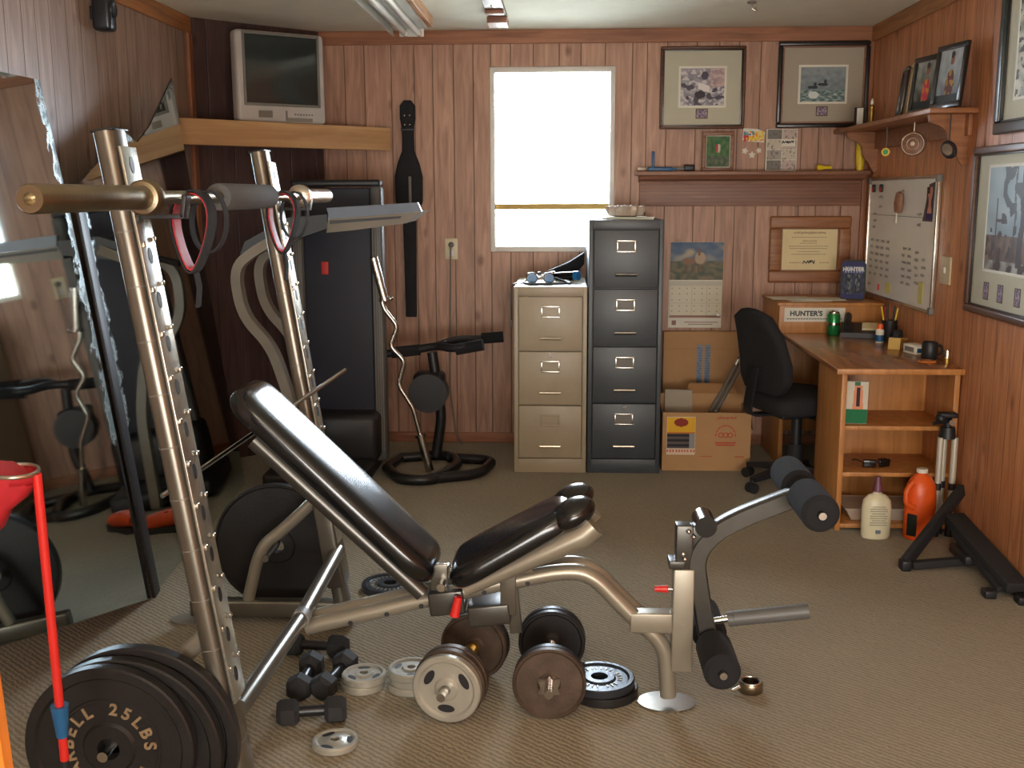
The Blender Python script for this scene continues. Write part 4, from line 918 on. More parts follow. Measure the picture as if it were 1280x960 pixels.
MB().box((-.004, 0, .061), (.008, .118, .122), .003).build('plate', 'cream', sw); MB().box((-.011, 0, .061), (.010, .012, .024), .002).build('toggle', 'white', sw)

# ------------------------------------------------------------------ desk
DZ = .722
dk = thing('desk', 'honey coloured wooden desk with open shelves at its end, along the side wall', 'desk', (1.43, 5.2, 0))
MB().bb(1.165, 1.695, 4.55, 6.20, DZ-.022, DZ, .004).build('desk_top', 'oak_top', dk, world=True)
MB().bb(1.163, 1.697, 4.540, 4.552, DZ-.024, DZ+.001, .003).build('edge_band', 'oak', dk, world=True)
b = MB().bb(1.195, 1.217, 4.575, 5.00, 0, DZ-.022, .001); b.build('side_panel', 'oak', dk, world=True)
MB().bb(1.668, 1.690, 4.575, 5.00, 0, DZ-.022, .001).build('side_panel', 'oak', dk, world=True)
MB().bb(1.217, 1.668, 4.93, 4.95, 0, DZ-.022, .001).build('back_panel', 'oak', dk, world=True)
for z0 in (.030, .262, .468): MB().bb(1.217, 1.668, 4.578, 4.93, z0-.018, z0, .001).build('shelf_board', 'oak', dk, world=True)
MB().bb(1.165, 1.187, 5.70, 6.19, 0, DZ-.022, .001).build('side_panel', 'oak', dk, world=True)
MB().bb(1.187, 1.69, 6.05, 6.07, .12, DZ-.022, .001).build('modesty_panel', 'oak', dk, world=True)
MB().bb(1.665, 1.687, 5.0, 6.05, .30, DZ-.022, .001).build('modesty_panel', 'oak', dk, world=True)
hu = MB().bb(1.150, 1.690, 5.735, 5.752, DZ, .868, .001); hu.build('riser_front', 'oak', dk, world=True)
MB().bb(1.140, 1.695, 5.725, 6.20, .868, .884, .003).build('riser_top', 'oak', dk, world=True)
MB().bb(1.150, 1.168, 5.752, 6.19, DZ, .868, .001).build('riser_side', 'oak', dk, world=True)
# sticker on the riser
stk = thing('bumper_sticker', 'white rectangular sticker reading HUNTER\'S on the front of the desk riser', 'sticker', (1.335, 5.734, .790))
MB().box((0, -.001, .03), (.318, .002, .074)).build('sheet', 'paper', stk, smooth=0)
b = MB(); add_text(b, "HUNTER'S", .036, wall_T(-.045, -.003, .036), depth=.0005, bold=.0016, spacing=1.05); b.build('lettering', 'darkgreen', stk, smooth=0)
b = MB().poly([(.078, -.002, .014), (.094, -.002, .018), (.104, -.002, .040), (.098, -.002, .056), (.082, -.002, .050), (.074, -.002, .030)], (0, -.001, 0)); b.build('emblem', 'redink', stk, smooth=0)
b = MB()
for k in range(20): b.bb(-.145+k*.0145, -.145+k*.0145+.010, -.0032, -.0028, .006, .011)
b.build('small_print', 'darkgreen', stk, smooth=0)
# on the riser
rp_ = MB()
for k, (a_, c_, r__) in enumerate(((1.32, 5.87, .1), (1.42, 5.90, -.12), (1.24, 5.92, .05))): rp_.box((a_, c_, .8870+k*.0021), (.22, .17, .0018), 0, Matrix.Rotation(r__, 3, 'Z'))
tag(rp_.build('desk_papers', 'paper', world=True, smooth=0), 'crumpled white papers and plastic sheets lying on the desk riser', 'paper')
def hpk(u, v):
    if abs(v-.78) < .09 and .08 < u < .92: return (150, 156, 196) if math.sin(u*50) > -.3 else (50, 54, 110)
    if v > .9 or v < .12: return (44, 46, 100)
    if .12 < v < .66 and (abs(u-.35) < .1 or abs(u-.7) < .1): return mixc((30, 34, 44), (120, 124, 130), .5+nz_(u, v, 9)*1.4)
    return mixc((34, 38, 58), (70, 74, 96), .5+nz_(u, v, 7)*.9)
pk = thing('game_package', 'dark blue HUNTER blister package standing on the desk riser against the corner', 'package', (1.565, 5.88, .885), -R(12))
b = MB(); pts = [(-.06, 0, 0), (.06, 0, 0), (.066, 0, .03), (.066, 0, .19), (.05, 0, .215), (-.05, 0, .215), (-.066, 0, .19), (-.066, 0, .03)]
b.poly(pts, (0, .02, 0)); b.build('box', 'ink', pk, smooth=0); paint('artwork', pk, .116, .195, 0, -.001, .107, hpk, 40, 50)
b = MB(); add_text(b, 'HUNTER', .028, wall_T(0, -.0022, .165), depth=.0004, bold=.001); b.build('lettering', 'paper', pk, smooth=0)
# on the desk top
def can_paint(): pass
cz_ = P(1034, 414, z=DZ)
cn = thing('soda_can', 'green and silver drink can standing on the desk by the sticker', 'can', (cz_.x-.008, 5.66, DZ+.001))
MB().lathe([(0, .003), (.024, .003), (.027, 0), (.033, .010), (.033, .105), (.027, .117), (.027, .121), (.025, .118), (0, .117)], seg=32).build('body', 'green', cn)
MB().lathe([(.0332, .052), (.0334, .054), (.0334, .064), (.0332, .066)], seg=32).build('label_band', 'nickel', cn)
MB().lathe([(.0330, .104), (.0272, .1172), (.0272, .1212), (.0248, .1182)], seg=32).build('top_rim', 'nickel', cn)
tp = thing('desk_telephone', 'black desk telephone with a cream label behind the green can', 'telephone', (1.552, 5.60, DZ+.001), -R(16))
tp.scale = (1.12, 1.0, 1.15)
MB().poly([(-.095, -.075, 0), (-.095, .075, 0), (-.095, .075, .055), (-.095, -.075, .022)], (.19, 0, 0)).build('base', 'black', tp, smooth=0)
MB().tube([(-.066, -.085, .046), (-.066, -.05, .062), (-.066, .05, .088), (-.066, .085, .080)], .017, .03, 12).build('handset', 'black', tp)
b = MB().box((.04, .01, .045), (.085, .085, .008), 0, Matrix.Rotation(.22, 3, 'X')); b.build('label_card', 'parchment', tp, smooth=0)
pc = thing('pencil_cup', 'black mesh cup full of yellow and dark pens behind the telephone', 'pen cup', (1.650, 5.47, DZ+.001))
MB().lathe([(0, 0), (.036, 0), (.038, .10), (.035, .10), (.033, .004), (0, .004)], seg=28).build('cup', 'black', pc)
random.seed(5)
for k, (m_, dx, dy, l_) in enumerate((('yellow', -.045, 0, .17), ('yellow', .04, .01, .16), ('black', -.01, .02, .19), ('black', .015, -.02, .175), ('pink', -.02, .03, .165), ('blue', .03, .03, .16), ('walnut', -.03, -.02, .165))):
    MB().cyl((dx*.3, dy*.3, .006), (dx, dy, l_), .0045, seg=8).build('pen', m_, pc)
gs = thing('glue_bottle', 'small blue and white glue bottle with an orange cap on the desk', 'bottle', (1.572, 5.36, DZ+.001))
MB().lathe([(0, 0), (.018, 0), (.020, .004), (.020, .062), (.014, .07), (0, .07)], seg=24).build('body', 'paper', gs); MB().lathe([(.0203, .008), (.0206, .012), (.0206, .036), (.0203, .04)], seg=24).build('label_band', 'blue', gs); MB().lathe([(.015, .069), (.016, .07), (.014, .094), (.0, .096)], seg=20).build('cap', 'orange', gs)
tb = thing('tape_dispenser', 'tan tape dispenser with a roll of tape lying on the desk', 'tape dispenser', (1.615, 5.20, DZ+.001), R(60))
tb.scale = (1.25, 1.25, 1.2)
MB().poly([(-.07, -.022, 0), (.07, -.022, 0), (.072, -.022, .03), (.03, -.022, .024), (0, -.022, .04), (-.06, -.022, .045)], (0, .044, 0)).build('base', 'straw', tb, smooth=0)
MB().lathe([(.014, -.012), (.032, -.012), (.032, .012), (.014, .012)], (-.015, 0, .042), (0, 1, 0), 28, closed=True).build('tape_roll', 'black_matte', tb)
sb_ = thing('staple_box', 'small white printed box on the desk beside the tape', 'box', (1.632, 5.00, DZ+.001), R(15))
MB().box((0, 0, .022), (.062, .10, .043), .002).build('box', 'paper', sb_); MB().box((0, -.0505, .02), (.045, .0015, .02)).build('printed_patch', 'blue', sb_, smooth=0); MB().box((-.0315, 0, .022), (.0015, .07, .022)).build('printed_patch', 'seam', sb_, smooth=0)
kc = thing('black_mug', 'black insulated mug near the open end of the desk', 'mug', (1.640, 4.83, DZ+.001))
MB().lathe([(0, 0), (.030, 0), (.034, .006), (.034, .07), (.030, .078), (.026, .078), (.026, .01), (0, .01)], seg=32).build('cup', 'black', kc)
MB().tube([(.030, 0, .062), (.052, 0, .060), (.054, 0, .025), (.032, 0, .018)], .005, .014, 8).build('handle', 'black', kc)
bt = thing('battery', 'standing silver and black battery beside the black mug on the desk', 'battery', (1.672, 4.70, DZ+.001))
MB().lathe([(0, 0), (.015, 0), (.0155, .003), (.0155, .026)], seg=20).build('lower_band', 'brass', bt); MB().lathe([(.0155, .026), (.0155, .055), (.015, .058), (.006, .058), (.006, .062), (0, .062)], seg=20).build('body', 'nickel', bt)
lb = thing('brown_lid', 'round orange brown lid lying on the desk edge by the black mug', 'lid', (1.600, 4.735, DZ+.001))
MB().lathe([(0, 0), (.036, 0), (.038, .004), (.036, .008), (.030, .006), (0, .005)], seg=28).build('disc', 'orangewood', lb)
MB().ring((0, 0, .007), .028, .003).build('rim', 'mantle', lb)
# on the shelves
def prod(u, v):
    if v < .34: return (20, 116, 70)
    if abs(u-.55) < .10-.02*v and .40 < v < .86: return (52, 30, 34)
    if abs(u-.55) < .28-.10*v and .34 < v < .92: return (226, 150, 112)
    if v > .86: return (60, 120, 90) if abs(u-.5) < .15 else (214, 208, 190)
    return (214, 208, 190)
pbx = thing('product_box', 'flat green and white product box standing in the top shelf of the desk', 'box', (1.275, 4.625, .4688), -R(6))
MB().box((0, .010, .093), (.092, .022, .186), .002).build('box', 'paper', pbx); paint('artwork', pbx, .090, .183, 0, -.0016, .093, prod, 30, 44)
oval = MB().lathe([(0, -.002), (.03, -.002), (.03, .002), (0, .002)], (0, 0, 0), (0, 1, 0), 28, scale=(1, .45)).build('oval_sticker', 'darkgreen'); oval.location = (1.320, 4.926, .655); tag(oval, 'small dark green oval sticker on the desk shelf back panel', 'sticker')
sg_ = thing('sunglasses', 'black wraparound sunglasses lying on the middle shelf of the desk', 'sunglasses', (1.385, 4.66, .2635), R(8))
for s_ in (-1, 1):
    MB().box((s_*.034, -.002, .020), (.058, .012, .036), .006, Matrix.Rotation(s_*.25, 3, 'Z')).build('lens', 'vinyl', sg_); MB().tube([(s_*.066, .008, .028), (s_*.068, .08, .022), (s_*.060, .12, .006)], .003, .02, 8).build('temple', 'black', sg_)
MB().box((0, -.004, .028), (.016, .006, .008), .002).build('bridge', 'black', sg_)
bp_ = thing('plastic_tray', 'shallow clear plastic tray on the bottom shelf of the desk behind the bottles', 'tray', (1.44, 4.72, .0310))
b = MB(); b.sweep([(0, 0, 0), (0, 0, .001), (0, 0, .055), (0, 0, .056), (0, 0, .004), ], [(-1, -.55), (1, -.55), (1, .55), (-1, .55)], rad=[.15, .16, .19, .183, .155], up=(0, 1, 0)); b.build('tub', 'clear', bp_, smooth=0)
MB().tube([(-.19, -.105, .054), (.19, -.105, .054), (.19, .105, .054), (-.19, .105, .054), (-.19, -.105, .054)], .004, .01, 8).build('rim', 'clear', bp_)

# bottles standing on the carpet in front of the desk
lo = thing('lotion_bottle', 'ivory lotion bottle with a mauve cap on the carpet by the desk', 'bottle', (1.345, 4.49, 0))
MB().lathe([(0, 0), (.056, .0), (.062, .010), (.063, .13), (.058, .165), (.038, .188), (.018, .196), (.017, .205), (0, .205)], seg=36, scale=(1, .62)).build('body', 'lotion', lo)
MB().lathe([(.019, .203), (.021, .205), (.018, .225), (.012, .255), (.010, .268), (0, .270)], seg=24).build('cap', 'mauve', lo)
b = MB()
for k in range(9): b.box((0, -.0402, .145-k*.010), (.072 if k % 3 else .056, .001, .002))
b.build('label_print', 'seam', lo, smooth=0); MB().box((0, -.0402, .035), (.022, .001, .016)).build('label_mark', 'console', lo, smooth=0)
jg = thing('juice_jug', 'bright orange handled plastic jug with a white cap on the carpet by the desk', 'jug', (1.525, 4.485, 0))
MB().lathe([(0, 0), (.058, 0), (.064, .008), (.065, .19), (.060, .235), (.042, .268), (.022, .285), (.020, .292), (0, .292)], seg=36, scale=(1, .8)).build('body', 'orange', jg)
MB().lathe([(.0, .290), (.023, .290), (.023, .306), (0, .308)], seg=24).build('cap', 'paper', jg)
MB().tube([(-.045, -.035, .255), (-.075, -.045, .225), (-.075, -.048, .165), (-.035, -.045, .145)], .012, .02, 12).build('handle', 'orange', jg)
b = MB().box((-.044, -.043, .070), (.042, .004, .095), .001, Matrix.Rotation(-.75, 3, 'Z')); b.build('label_patch', 'darkgreen', jg)
tri = thing('camera_tripod', 'silver camera tripod folded and standing between the jug and the wall', 'tripod', (1.635, 4.53, 0))
for dx, dy in ((-.030, -.012), (.030, -.012), (0, .030)):
    lg = MB().cyl((dx, dy, .045), (dx, dy, .435), .0135).build('leg', 'satin_silver', tri)
    MB().cyl((dx, dy, 0), (dx, dy, .05), .017, .015).build('foot', 'black', lg); MB().cyl((dx, dy, .205), (dx, dy, .235), .0145).build('clamp', 'black', lg)
MB().cyl((0, 0, .43), (0, 0, .478), .036, .030).build('shoulder', 'black', tri)
b = MB().cyl((0, 0, .47), (0, 0, .515), .016).box((-.005, 0, .53), (.075, .05, .022), .006).ball((-.035, -.01, .517), .022).cyl((-.01, -.01, .505), (-.075, -.04, .500), .008); b.build('head', 'black', tri)
MB().cyl((.0, -.02, .505), (.0, -.045, .505), .012).build('knob', 'nickel', tri)

# black folding stand on the floor by the wall
fs = thing('folding_stand', 'collapsed black metal folding stand on the carpet by the wall', 'stand', (1.52, 4.2, 0))
MB().beam((1.345, 4.08, .030), (1.672, 4.42, .235), .026, .056, .005).build('long_bar', 'black_matte', fs, world=True)
MB().beam((1.37, 4.08, .020), (1.575, 4.10, .034), .036, .030, .004).build('short_bar', 'black_matte', fs, world=True)
b = MB().beam((1.60, 4.30, .15), (1.655, 3.78, .040), .085, .045, .008); b.beam((1.575, 4.22, .11), (1.60, 3.80, .028), .022, .022, .004); b.build('folded_leg', 'black_matte', fs, world=True)
MB().box((1.60, 4.12, .055), (.09, .18, .04), .008).build('hinge_block', 'black', fs, world=True)
for (x_, y_) in ((1.56, 3.80), (1.655, 3.74)): MB().box((x_, y_, .016), (.045, .05, .032), .008).build('foot', 'black', fs, world=True)
MB().box((1.345, 4.08, .022), (.04, .05, .044), .008).build('foot', 'black', fs, world=True)

# ------------------------------------------------------------------ cardboard
fb = thing('flat_cardboard', 'tall flat cardboard carton with two blue stripes leaning on the back wall', 'cardboard', (.815, 6.16, 0))
b = MB().bb(-.235, .235, -.012, .036, 0, .675, .003); b.build('panel', 'cardboard', fb, smooth=0)
MB().bb(-.237, .237, -.014, -.0125, .575, .577).build('fold_line', 'cardboard_in', fb, smooth=0)
for x_ in (-.027, .018): MB().bb(x_-.016, x_+.016, -.014, -.012, .26, .60).build('blue_stripe', 'console', fb, smooth=0)
for x_ in (-.027, .018):
    b = MB()
    random.seed(int(x_*1000))
    for k in range(22): b.box((x_+random.uniform(-.007, .007), -.0146, .27+k*.0148), (.016, .001, .006))
    b.build('stripe_pattern', 'blue', fb, smooth=0)
bxt = thing('cardboard_box', 'open cardboard box with a yellow and red label beside the charcoal cabinet', 'box', (.765, 5.83, 0))
Wc, Dc, Hc = .465, .42, .315; z = -1
b = MB(); th = .005
b.bb(-Wc/2, Wc/2, -Dc/2-.03, -Dc/2-.03+th, 0, Hc).bb(-Wc/2, Wc/2, Dc/2-.15-th, Dc/2-.15, 0, Hc+.05).bb(-Wc/2, -Wc/2+th, -Dc/2-.03+th, Dc/2-.155, 0, Hc).bb(Wc/2-th, Wc/2, -Dc/2-.03+th, Dc/2-.155, 0, Hc).bb(-Wc/2+th, Wc/2-th, -Dc/2-.02, Dc/2-.16, 0, th)
b.build('carton', 'cardboard', bxt, smooth=0)
b = MB().poly([(Wc/2, -Dc/2-.02, Hc), (Wc/2, Dc/2-.16, Hc), (Wc/2+.015, Dc/2-.18, Hc-.10), (Wc/2+.015, -Dc/2, Hc-.10)], (.004, 0, 0)); b.poly([(-.08, Dc/2-.158, Hc+.05), (Wc/2-.03, Dc/2-.158, Hc+.05), (Wc/2-.05, Dc/2-.12, Hc+.10), (-.06, Dc/2-.12, Hc+.10)], (0, .004, 0)); b.build('flap', 'cardboard_in', bxt, smooth=0)
yf = -Dc/2-.03
def boxlab(u, v):
    if v > .55: 
        if (u-.5)**2*8+(v-.86)**2*40 < .5 and v > .72: return (150, 50, 36)
        return (236, 182, 40) if v > .60 else (206, 120, 50)
    if v > .16: return mixc((40, 36, 40), (120, 110, 110), .4+.8*math.sin(v*46)*.5) if u < .8 else (150, 150, 150)
    return (206, 90, 60) if math.sin(u*60) > 0 and .06 < v < .13 else (226, 200, 176)
lbm = MB().box((-.135, yf-.001, .190), (.150, .0015, .205)); lbm.build('label_sheet', 'paper', bxt, smooth=0); paint('label_artwork', bxt, .147, .200, -.135, yf-.0022, .190, boxlab, 40, 50)
b = MB()
random.seed(6)
for xx_ in (.075, .100, .125): b.ring((xx_, yf-.001, .195), .012, .0022, (0, 1, 0), 16, 6)
for k in range(9):
    a_ = math.pi*(k+.5)/9; b.box((.100+.052*math.cos(a_), yf-.0012, .185+.062*math.sin(a_)), (.016, .001, .005), 0, Matrix.Rotation(-a_+math.pi/2, 3, 'Y'))
b.bb(.045, .155, yf-.0016, yf-.0008, .150, .157).bb(.050, .150, yf-.0016, yf-.0008, .138, .144); scribble(b, .055, yf-.0012, .288, .10, .014, .003); b.bb(-.03, .03, yf-.0016, yf-.0008, .078, .081).bb(.15, .20, yf-.0016, yf-.0008, .075, .080)
b.build('printing', 'redink', bxt, smooth=0)
fo = MB().poly([(-.20, -.06, .012), (-.045, -.05, .012), (-.05, .0, .388), (-.20, -.01, .395)], (0, .02, .0)).build('grey_folder', 'consoleb', smooth=0); fo.location = (.765, 5.85, 0)
fo.data.materials[0] = MT['matboard2']; tag(fo, 'pale grey folder sticking out of the cardboard box', 'folder')
po = thing('tent_poles', 'two long thin metal poles with chrome joints standing in the cardboard box', 'poles', (.66, 5.69, .01))
for dx in (0, .030):
    a_, c_ = Vector((.650+dx, 5.69, .012)), Vector((1.100+dx, 6.07, .720)); d_ = (c_-a_)
    o = MB().cyl(a_, c_, .011, seg=12).build('pole', 'seam', po, world=True); MB().cyl(a_+d_*.70, a_+d_*.74, .015, seg=14).cyl(a_+d_*.76, a_+d_*.78, .015, seg=14).build('joint', 'chrome', o, world=True)

# ------------------------------------------------------------------ office chair
oc = thing('office_chair', 'black fabric swivel office chair pulled up to the desk', 'chair', (1.17, 5.30, 0), R(20))
def pad(name, secs, parent, m_='blackfab'):
    """loft of rounded sections: list of (centre, halfwidth vec, half-thickness vec)"""
    b = MB(); rings = []
    n = 24
    for c_, A_, B_ in secs:
        c_, A_, B_ = Vector(c_), Vector(A_), Vector(B_); ring = []
        for k in range(n):
            a_ = 2*math.pi*k/n; cx_, sx2 = math.cos(a_), math.sin(a_)
            e = .45; px = math.copysign(abs(cx_)**e, cx_); py = math.copysign(abs(sx2)**e, sx2)
            ring.append(b.b.verts.new(c_+A_*px+B_*py))
        rings.append(ring)
    for A, B2 in zip(rings, rings[1:]):
        for k in range(n): b.b.faces.new((A[k], A[(k+1) % n], B2[(k+1) % n], B2[k]))
    b.b.faces.new(rings[0][::-1]); b.b.faces.new(rings[-1])
    return b.build(name, m_, parent, smooth=60)
# local: chair faces +x
pad('seat', [((-.20, 0, .44), (0, .12, 0), (0, 0, .02)), ((-.185, 0, .44), (0, .19, 0), (0, 0, .045)), ((-.12, 0, .445), (0, .225, 0), (0, 0, .055)), ((.08, 0, .445), (0, .235, 0), (0, 0, .055)), ((.17, 0, .44), (0, .21, 0), (0, 0, .05)), ((.205, 0, .432), (0, .15, 0), (0, 0, .02))], oc)
bk = []
for t_, hw in ((0, .12), (.03, .17), (.15, .215), (.35, .22), (.7, .195), (.92, .15), (.98, .11), (1, .06)):
    zz = .50+.40*t_; xx = -.185+.035*math.sin(t_*3.1)-.10*t_
    bk.append(((xx, 0, zz), (0, hw, 0), (.034 if .02 < t_ < .97 else .012, 0, .01)))
pad('backrest', bk, oc)
b = MB().sweep(fillet([(-.10, 0, .385), (-.27, 0, .385), (-.28, 0, .42), (-.25, 0, .62)], .04), [(-.035, -.006), (.035, -.006), (.035, .006), (-.035, .006)], up=(1, 0, .02)); b.build('back_bar', 'black', oc)
MB().box((-.02, 0, .378), (.22, .16, .03), .008).build('mechanism', 'black', oc); MB().tube([(0, -.06, .375), (.02, -.22, .37), (.02, -.27, .362)], .007, .02, 8).build('lever', 'black', oc)
MB().cyl((0, 0, .09), (0, 0, .37), .026).build('column', 'black', oc); MB().cyl((0, 0, .10), (0, 0, .22), .035).build('column_cover', 'black_matte', oc)
MB().lathe([(0, .062), (.05, .065), (.05, .10), (.032, .115), (0, .115)]).build('hub', 'black', oc)
for k in range(5):
    a_ = R(190+72*k); d_ = Vector((math.cos(a_), math.sin(a_), 0))
    lg = MB().sweep([d_*.03+Vector((0, 0, .088)), d_*.15+Vector((0, 0, .085)), d_*.27+Vector((0, 0, .068))], [(-1, -.6), (1, -.6), (.8, .6), (-.8, .6)], rad=[.030, .026, .020], up=(0, 0, 1)).build('base_arm', 'black', oc)
    c_ = d_*.27; q_ = Vector((-d_.y, d_.x, 0)); b = MB()
    for s_ in (-1, 1): b.cyl(c_+q_*s_*.004+Vector((0, 0, .026)), c_+q_*s_*.024+Vector((0, 0, .026)), .026)
    b.cyl(c_+Vector((0, 0, .03)), c_+Vector((0, 0, .065)), .008); b.build('caster', 'black_matte', lg)
bk = None

# ------------------------------------------------------------------ bench press rack
NY, FY = 2.30, 3.45                 # the two uprights
def upx(z): return -.735-.146*z     # both lean back by the same amount
rack = thing('bench_rack', 'grey steel bench press rack with two leaning perforated uprights', 'weight rack', (-.85, 2.87, 0))
lean = Vector((-.146, 0, 1)).normalized()
XU = Vector((0, 1, 0)).cross(lean).normalized()   # across the upright, towards the bench
if XU.x < 0: XU = -XU
for yy in (NY, FY):
    s_ = 1 if yy == NY else 1.0
    base, topz = Vector((upx(.02), yy, .02)), 1.59
    tp_ = Vector((upx(topz), yy, topz))
    hw, hd = .026, .045
    sec = []
    for k in range(20):   # flat face towards +x, rounded elsewhere
        a_ = 2*math.pi*k/20; c_, s2 = math.cos(a_), math.sin(a_)
        sec.append((hd*math.copysign(abs(c_)**.7, c_), hw*math.copysign(abs(s2)**.7, s2)))
    u_ = MB().sweep([base, tp_], sec, up=XU).build('upright', 'grey_steel', rack, world=True)
    # the perforated face plate with its rows of holes and hook teeth
    off = XU*.030
    zt = 1.555
    p0 = Vector((upx(.30), yy+.002, .30))+off; p1 = Vector((upx(zt), yy+.002, zt))+off
    pl = MB().beam(p0, p1, .084, .007, .002, up=XU).build('hook_plate', 'bright_zinc', u_, world=True)
    b = MB(); d_ = (p1-p0); n_ = 13
    for k in range(n_):
        c_ = p0+d_*((k+.6)/n_); b.sweep([c_+XU*.0025, c_+XU*.0045], [(.011*math.cos(2*math.pi*i/14), .018*math.sin(2*math.pi*i/14)) for i in range(14)], up=(0, 0, 1))
    b.build('perforation_pattern', 'black', pl, world=True)
    b = MB()
    for k in range(0, 2*n_-2, 2):
        c_ = p0+d_*((k/2+.85)/n_); b.box(c_+XU*.006+Vector((0, -.030, 0)), (.007, .012, .014), .003); b.box(c_+XU*.006+Vector((0, .028, .01)), (.006, .014, .012), .003)
    b.build('hook_tooth', 'nickel', pl, world=True)
    b = MB()
    for k in range(11):
        zc_ = .20+k*.118; c_ = Vector((upx(zc_), yy, zc_)); b.sweep([c_-lean*.0012, c_+lean*.0012], [(p*1.012, q_*1.03) for p, q_ in sec], up=XU)
    b.build('seam_ring', 'seam', u_, world=True)
    MB().box(tp_+lean*.002, (.050, .086, .006), .002, Matrix((XU, Vector((0, 1, 0)), XU.cross(Vector((0, 1, 0))))).transposed()).build('top_cap', 'blacksteel', u_, world=True)
    # the cradle that holds the bar
    hb = Vector((upx(1.405), yy, 1.405))+XU*.045
    MB().beam(hb+Vector((-.01, 0, 0)), hb+Vector((.085, 0, .0)), .035, .010, .002).beam(hb+Vector((.080, 0, -.003)), hb+Vector((.088, 0, .045)), .035, .010, .002, up=(1, 0, 0)).build('bar_cradle', 'black', rack, world=True)
    # floor beam with flat oval feet, and the bent brace behind
    fb_ = MB().beam((-1.28, yy+.02, .052), (-.70, yy+.02, .052), .05, .06, .008); fb_.build('floor_beam', 'grey_steel', rack, world=True)
    MB().lathe([(0, .001), (.085, .001), (.085, .008), (0, .012)], (-1.27, yy+.02, 0), (0, 0, 1), 32, scale=(1, .62)).build('foot_plate', 'champagne', rack, world=True)
    MB().tube([(-1.08, yy+.02, .08), (-1.03, yy+.02, .27), (-.95, yy+.02, .33), (upx(.47), yy, .47)], .021, .08).build('brace', 'champagne', rack, world=True)
    if yy == FY: MB().beam(Vector((upx(.15), yy, .15)), Vector((upx(.56), yy, .56)), .100, .062, .01, up=XU).build('brace_sleeve', 'grey_steel', rack, world=True)
    # weight peg low on the back
    pg = MB().cyl((-1.01, yy+.0, .235), (-1.01, yy+(-.16 if yy == NY else .24), .235), .012 if yy == NY else .0125)
    pg.build('weight_peg', 'chrome', rack, world=True)
cross = MB().tube([(upx(.27)+.02, NY+.01, .27), (upx(.27)+.035, 2.86, .27), (upx(.27)+.02, FY-.01, .27)], .023).build('cross_tube', 'grey_steel', rack, world=True)
MB().cyl((upx(.27)+.035, 2.84, .27), (upx(.27)+.035, 2.88, .27), .026).build('joint_ring', 'seam', cross, world=True)
# adjusting rod seen behind the bench back
MB().cyl((-1.02, 2.60, .70), (-.70, 3.38, .90), .0065).build('support_rod', 'chrome', rack, world=True)

# ------------------------------------------------------------------ barbell
bx_, bz_ = -.835, 1.452
bar = thing('barbell', 'long old steel barbell with thick sleeves resting on the rack uprights', 'barbell', (bx_, 2.72, bz_))
y0, y1, yc0, yc1 = 1.665, 3.80, 2.14, 3.42
MB().cyl((bx_, yc0-.01, bz_), (bx_, yc1+.01, bz_), .0145).build('shaft', 'bar_steel', bar, world=True)
for (a_, c_) in ((yc0, y0), (yc1, y1)):
    s_ = 1 if c_ > a_ else -1
    sl_ = MB().lathe([(0, 0), (.024, 0), (.024, abs(c_-a_)-.004), (.022, abs(c_-a_)), (.010, abs(c_-a_)), (.009, abs(c_-a_)-.025), (0, abs(c_-a_)-.025)], (bx_, a_, bz_), (0, s_, 0), 32).build('sleeve', 'bar_steel' if s_ < 0 else 'nickel', bar, world=True)
    MB().lathe([(0, -.022), (.020, -.022), (.036, -.012), (.036, .012), (.032, .018), (.024, .020), (0, .020)], (bx_, a_, bz_), (0, s_, 0), 32).build('collar', 'bar_steel' if s_ < 0 else 'nickel', sl_, world=True)
fo_ = MB().lathe([(.0146, 0), (.031, 0), (.033, .003), (.033, .437), (.031, .44), (.0146, .44)], (bx_, 2.60, bz_), (0, 1, 0), 32, closed=True)
tag(fo_.build('bar_pad', 'greyfoam', world=True), 'grey foam sleeve wrapped round the middle of the barbell', 'bar pad')
def strap(label, yb_, s=1):
    t = thing('lifting_strap', label, 'strap', (bx_, yb_, bz_-.17), 0, 'lifting straps looped over the barbell')
    n = 26; loop = []
    for k in range(n):
        a_ = 2*math.pi*k/n; loop.append(Vector((.010+.050*math.sin(a_)*(.8+.35*math.cos(a_)), .012*math.cos(a_), .095+.090*math.cos(a_))))
    MB().sweep(loop, [(-.002, -.027), (.002, -.027), (.002, .027), (-.002, .027)], closed=True, up=(0, 1, .0)).build('outer_loop', 'blackfab', t)
    MB().sweep([Vector((p.x*.90+.002, p.y, .095+(p.z-.095)*.93)) for p in loop], [(-.0015, -.024), (.0015, -.024), (.0015, .024), (-.0015, .024)], closed=True, up=(0, 1, 0)).build('lining', 'redfab', t)
    l2 = [Vector((.034+.040*math.sin(2*math.pi*k/n), .040+.01*math.cos(2*math.pi*k/n), .115+.068*math.cos(2*math.pi*k/n))) for k in range(n)]
    MB().sweep(l2, [(-.002, -.012), (.002, -.012), (.002, .012), (-.002, .012)], closed=True, up=(0, 1, 0)).build('inner_loop', 'blackfab', t)
    MB().sweep([Vector((.012, 0, .004)), Vector((.016, .004, -.03)), Vector((.010, .006, -.075))], [(-.002, -.014), (.002, -.014), (.002, .014), (-.002, .014)], up=(0, 1, 0)).build('tail', 'blackfab', t)
    return t
strap('red and black lifting strap looped over the barbell near its thick worn sleeve', 2.38)
strap('red and black lifting strap looped over the barbell at the far upright', 3.16)

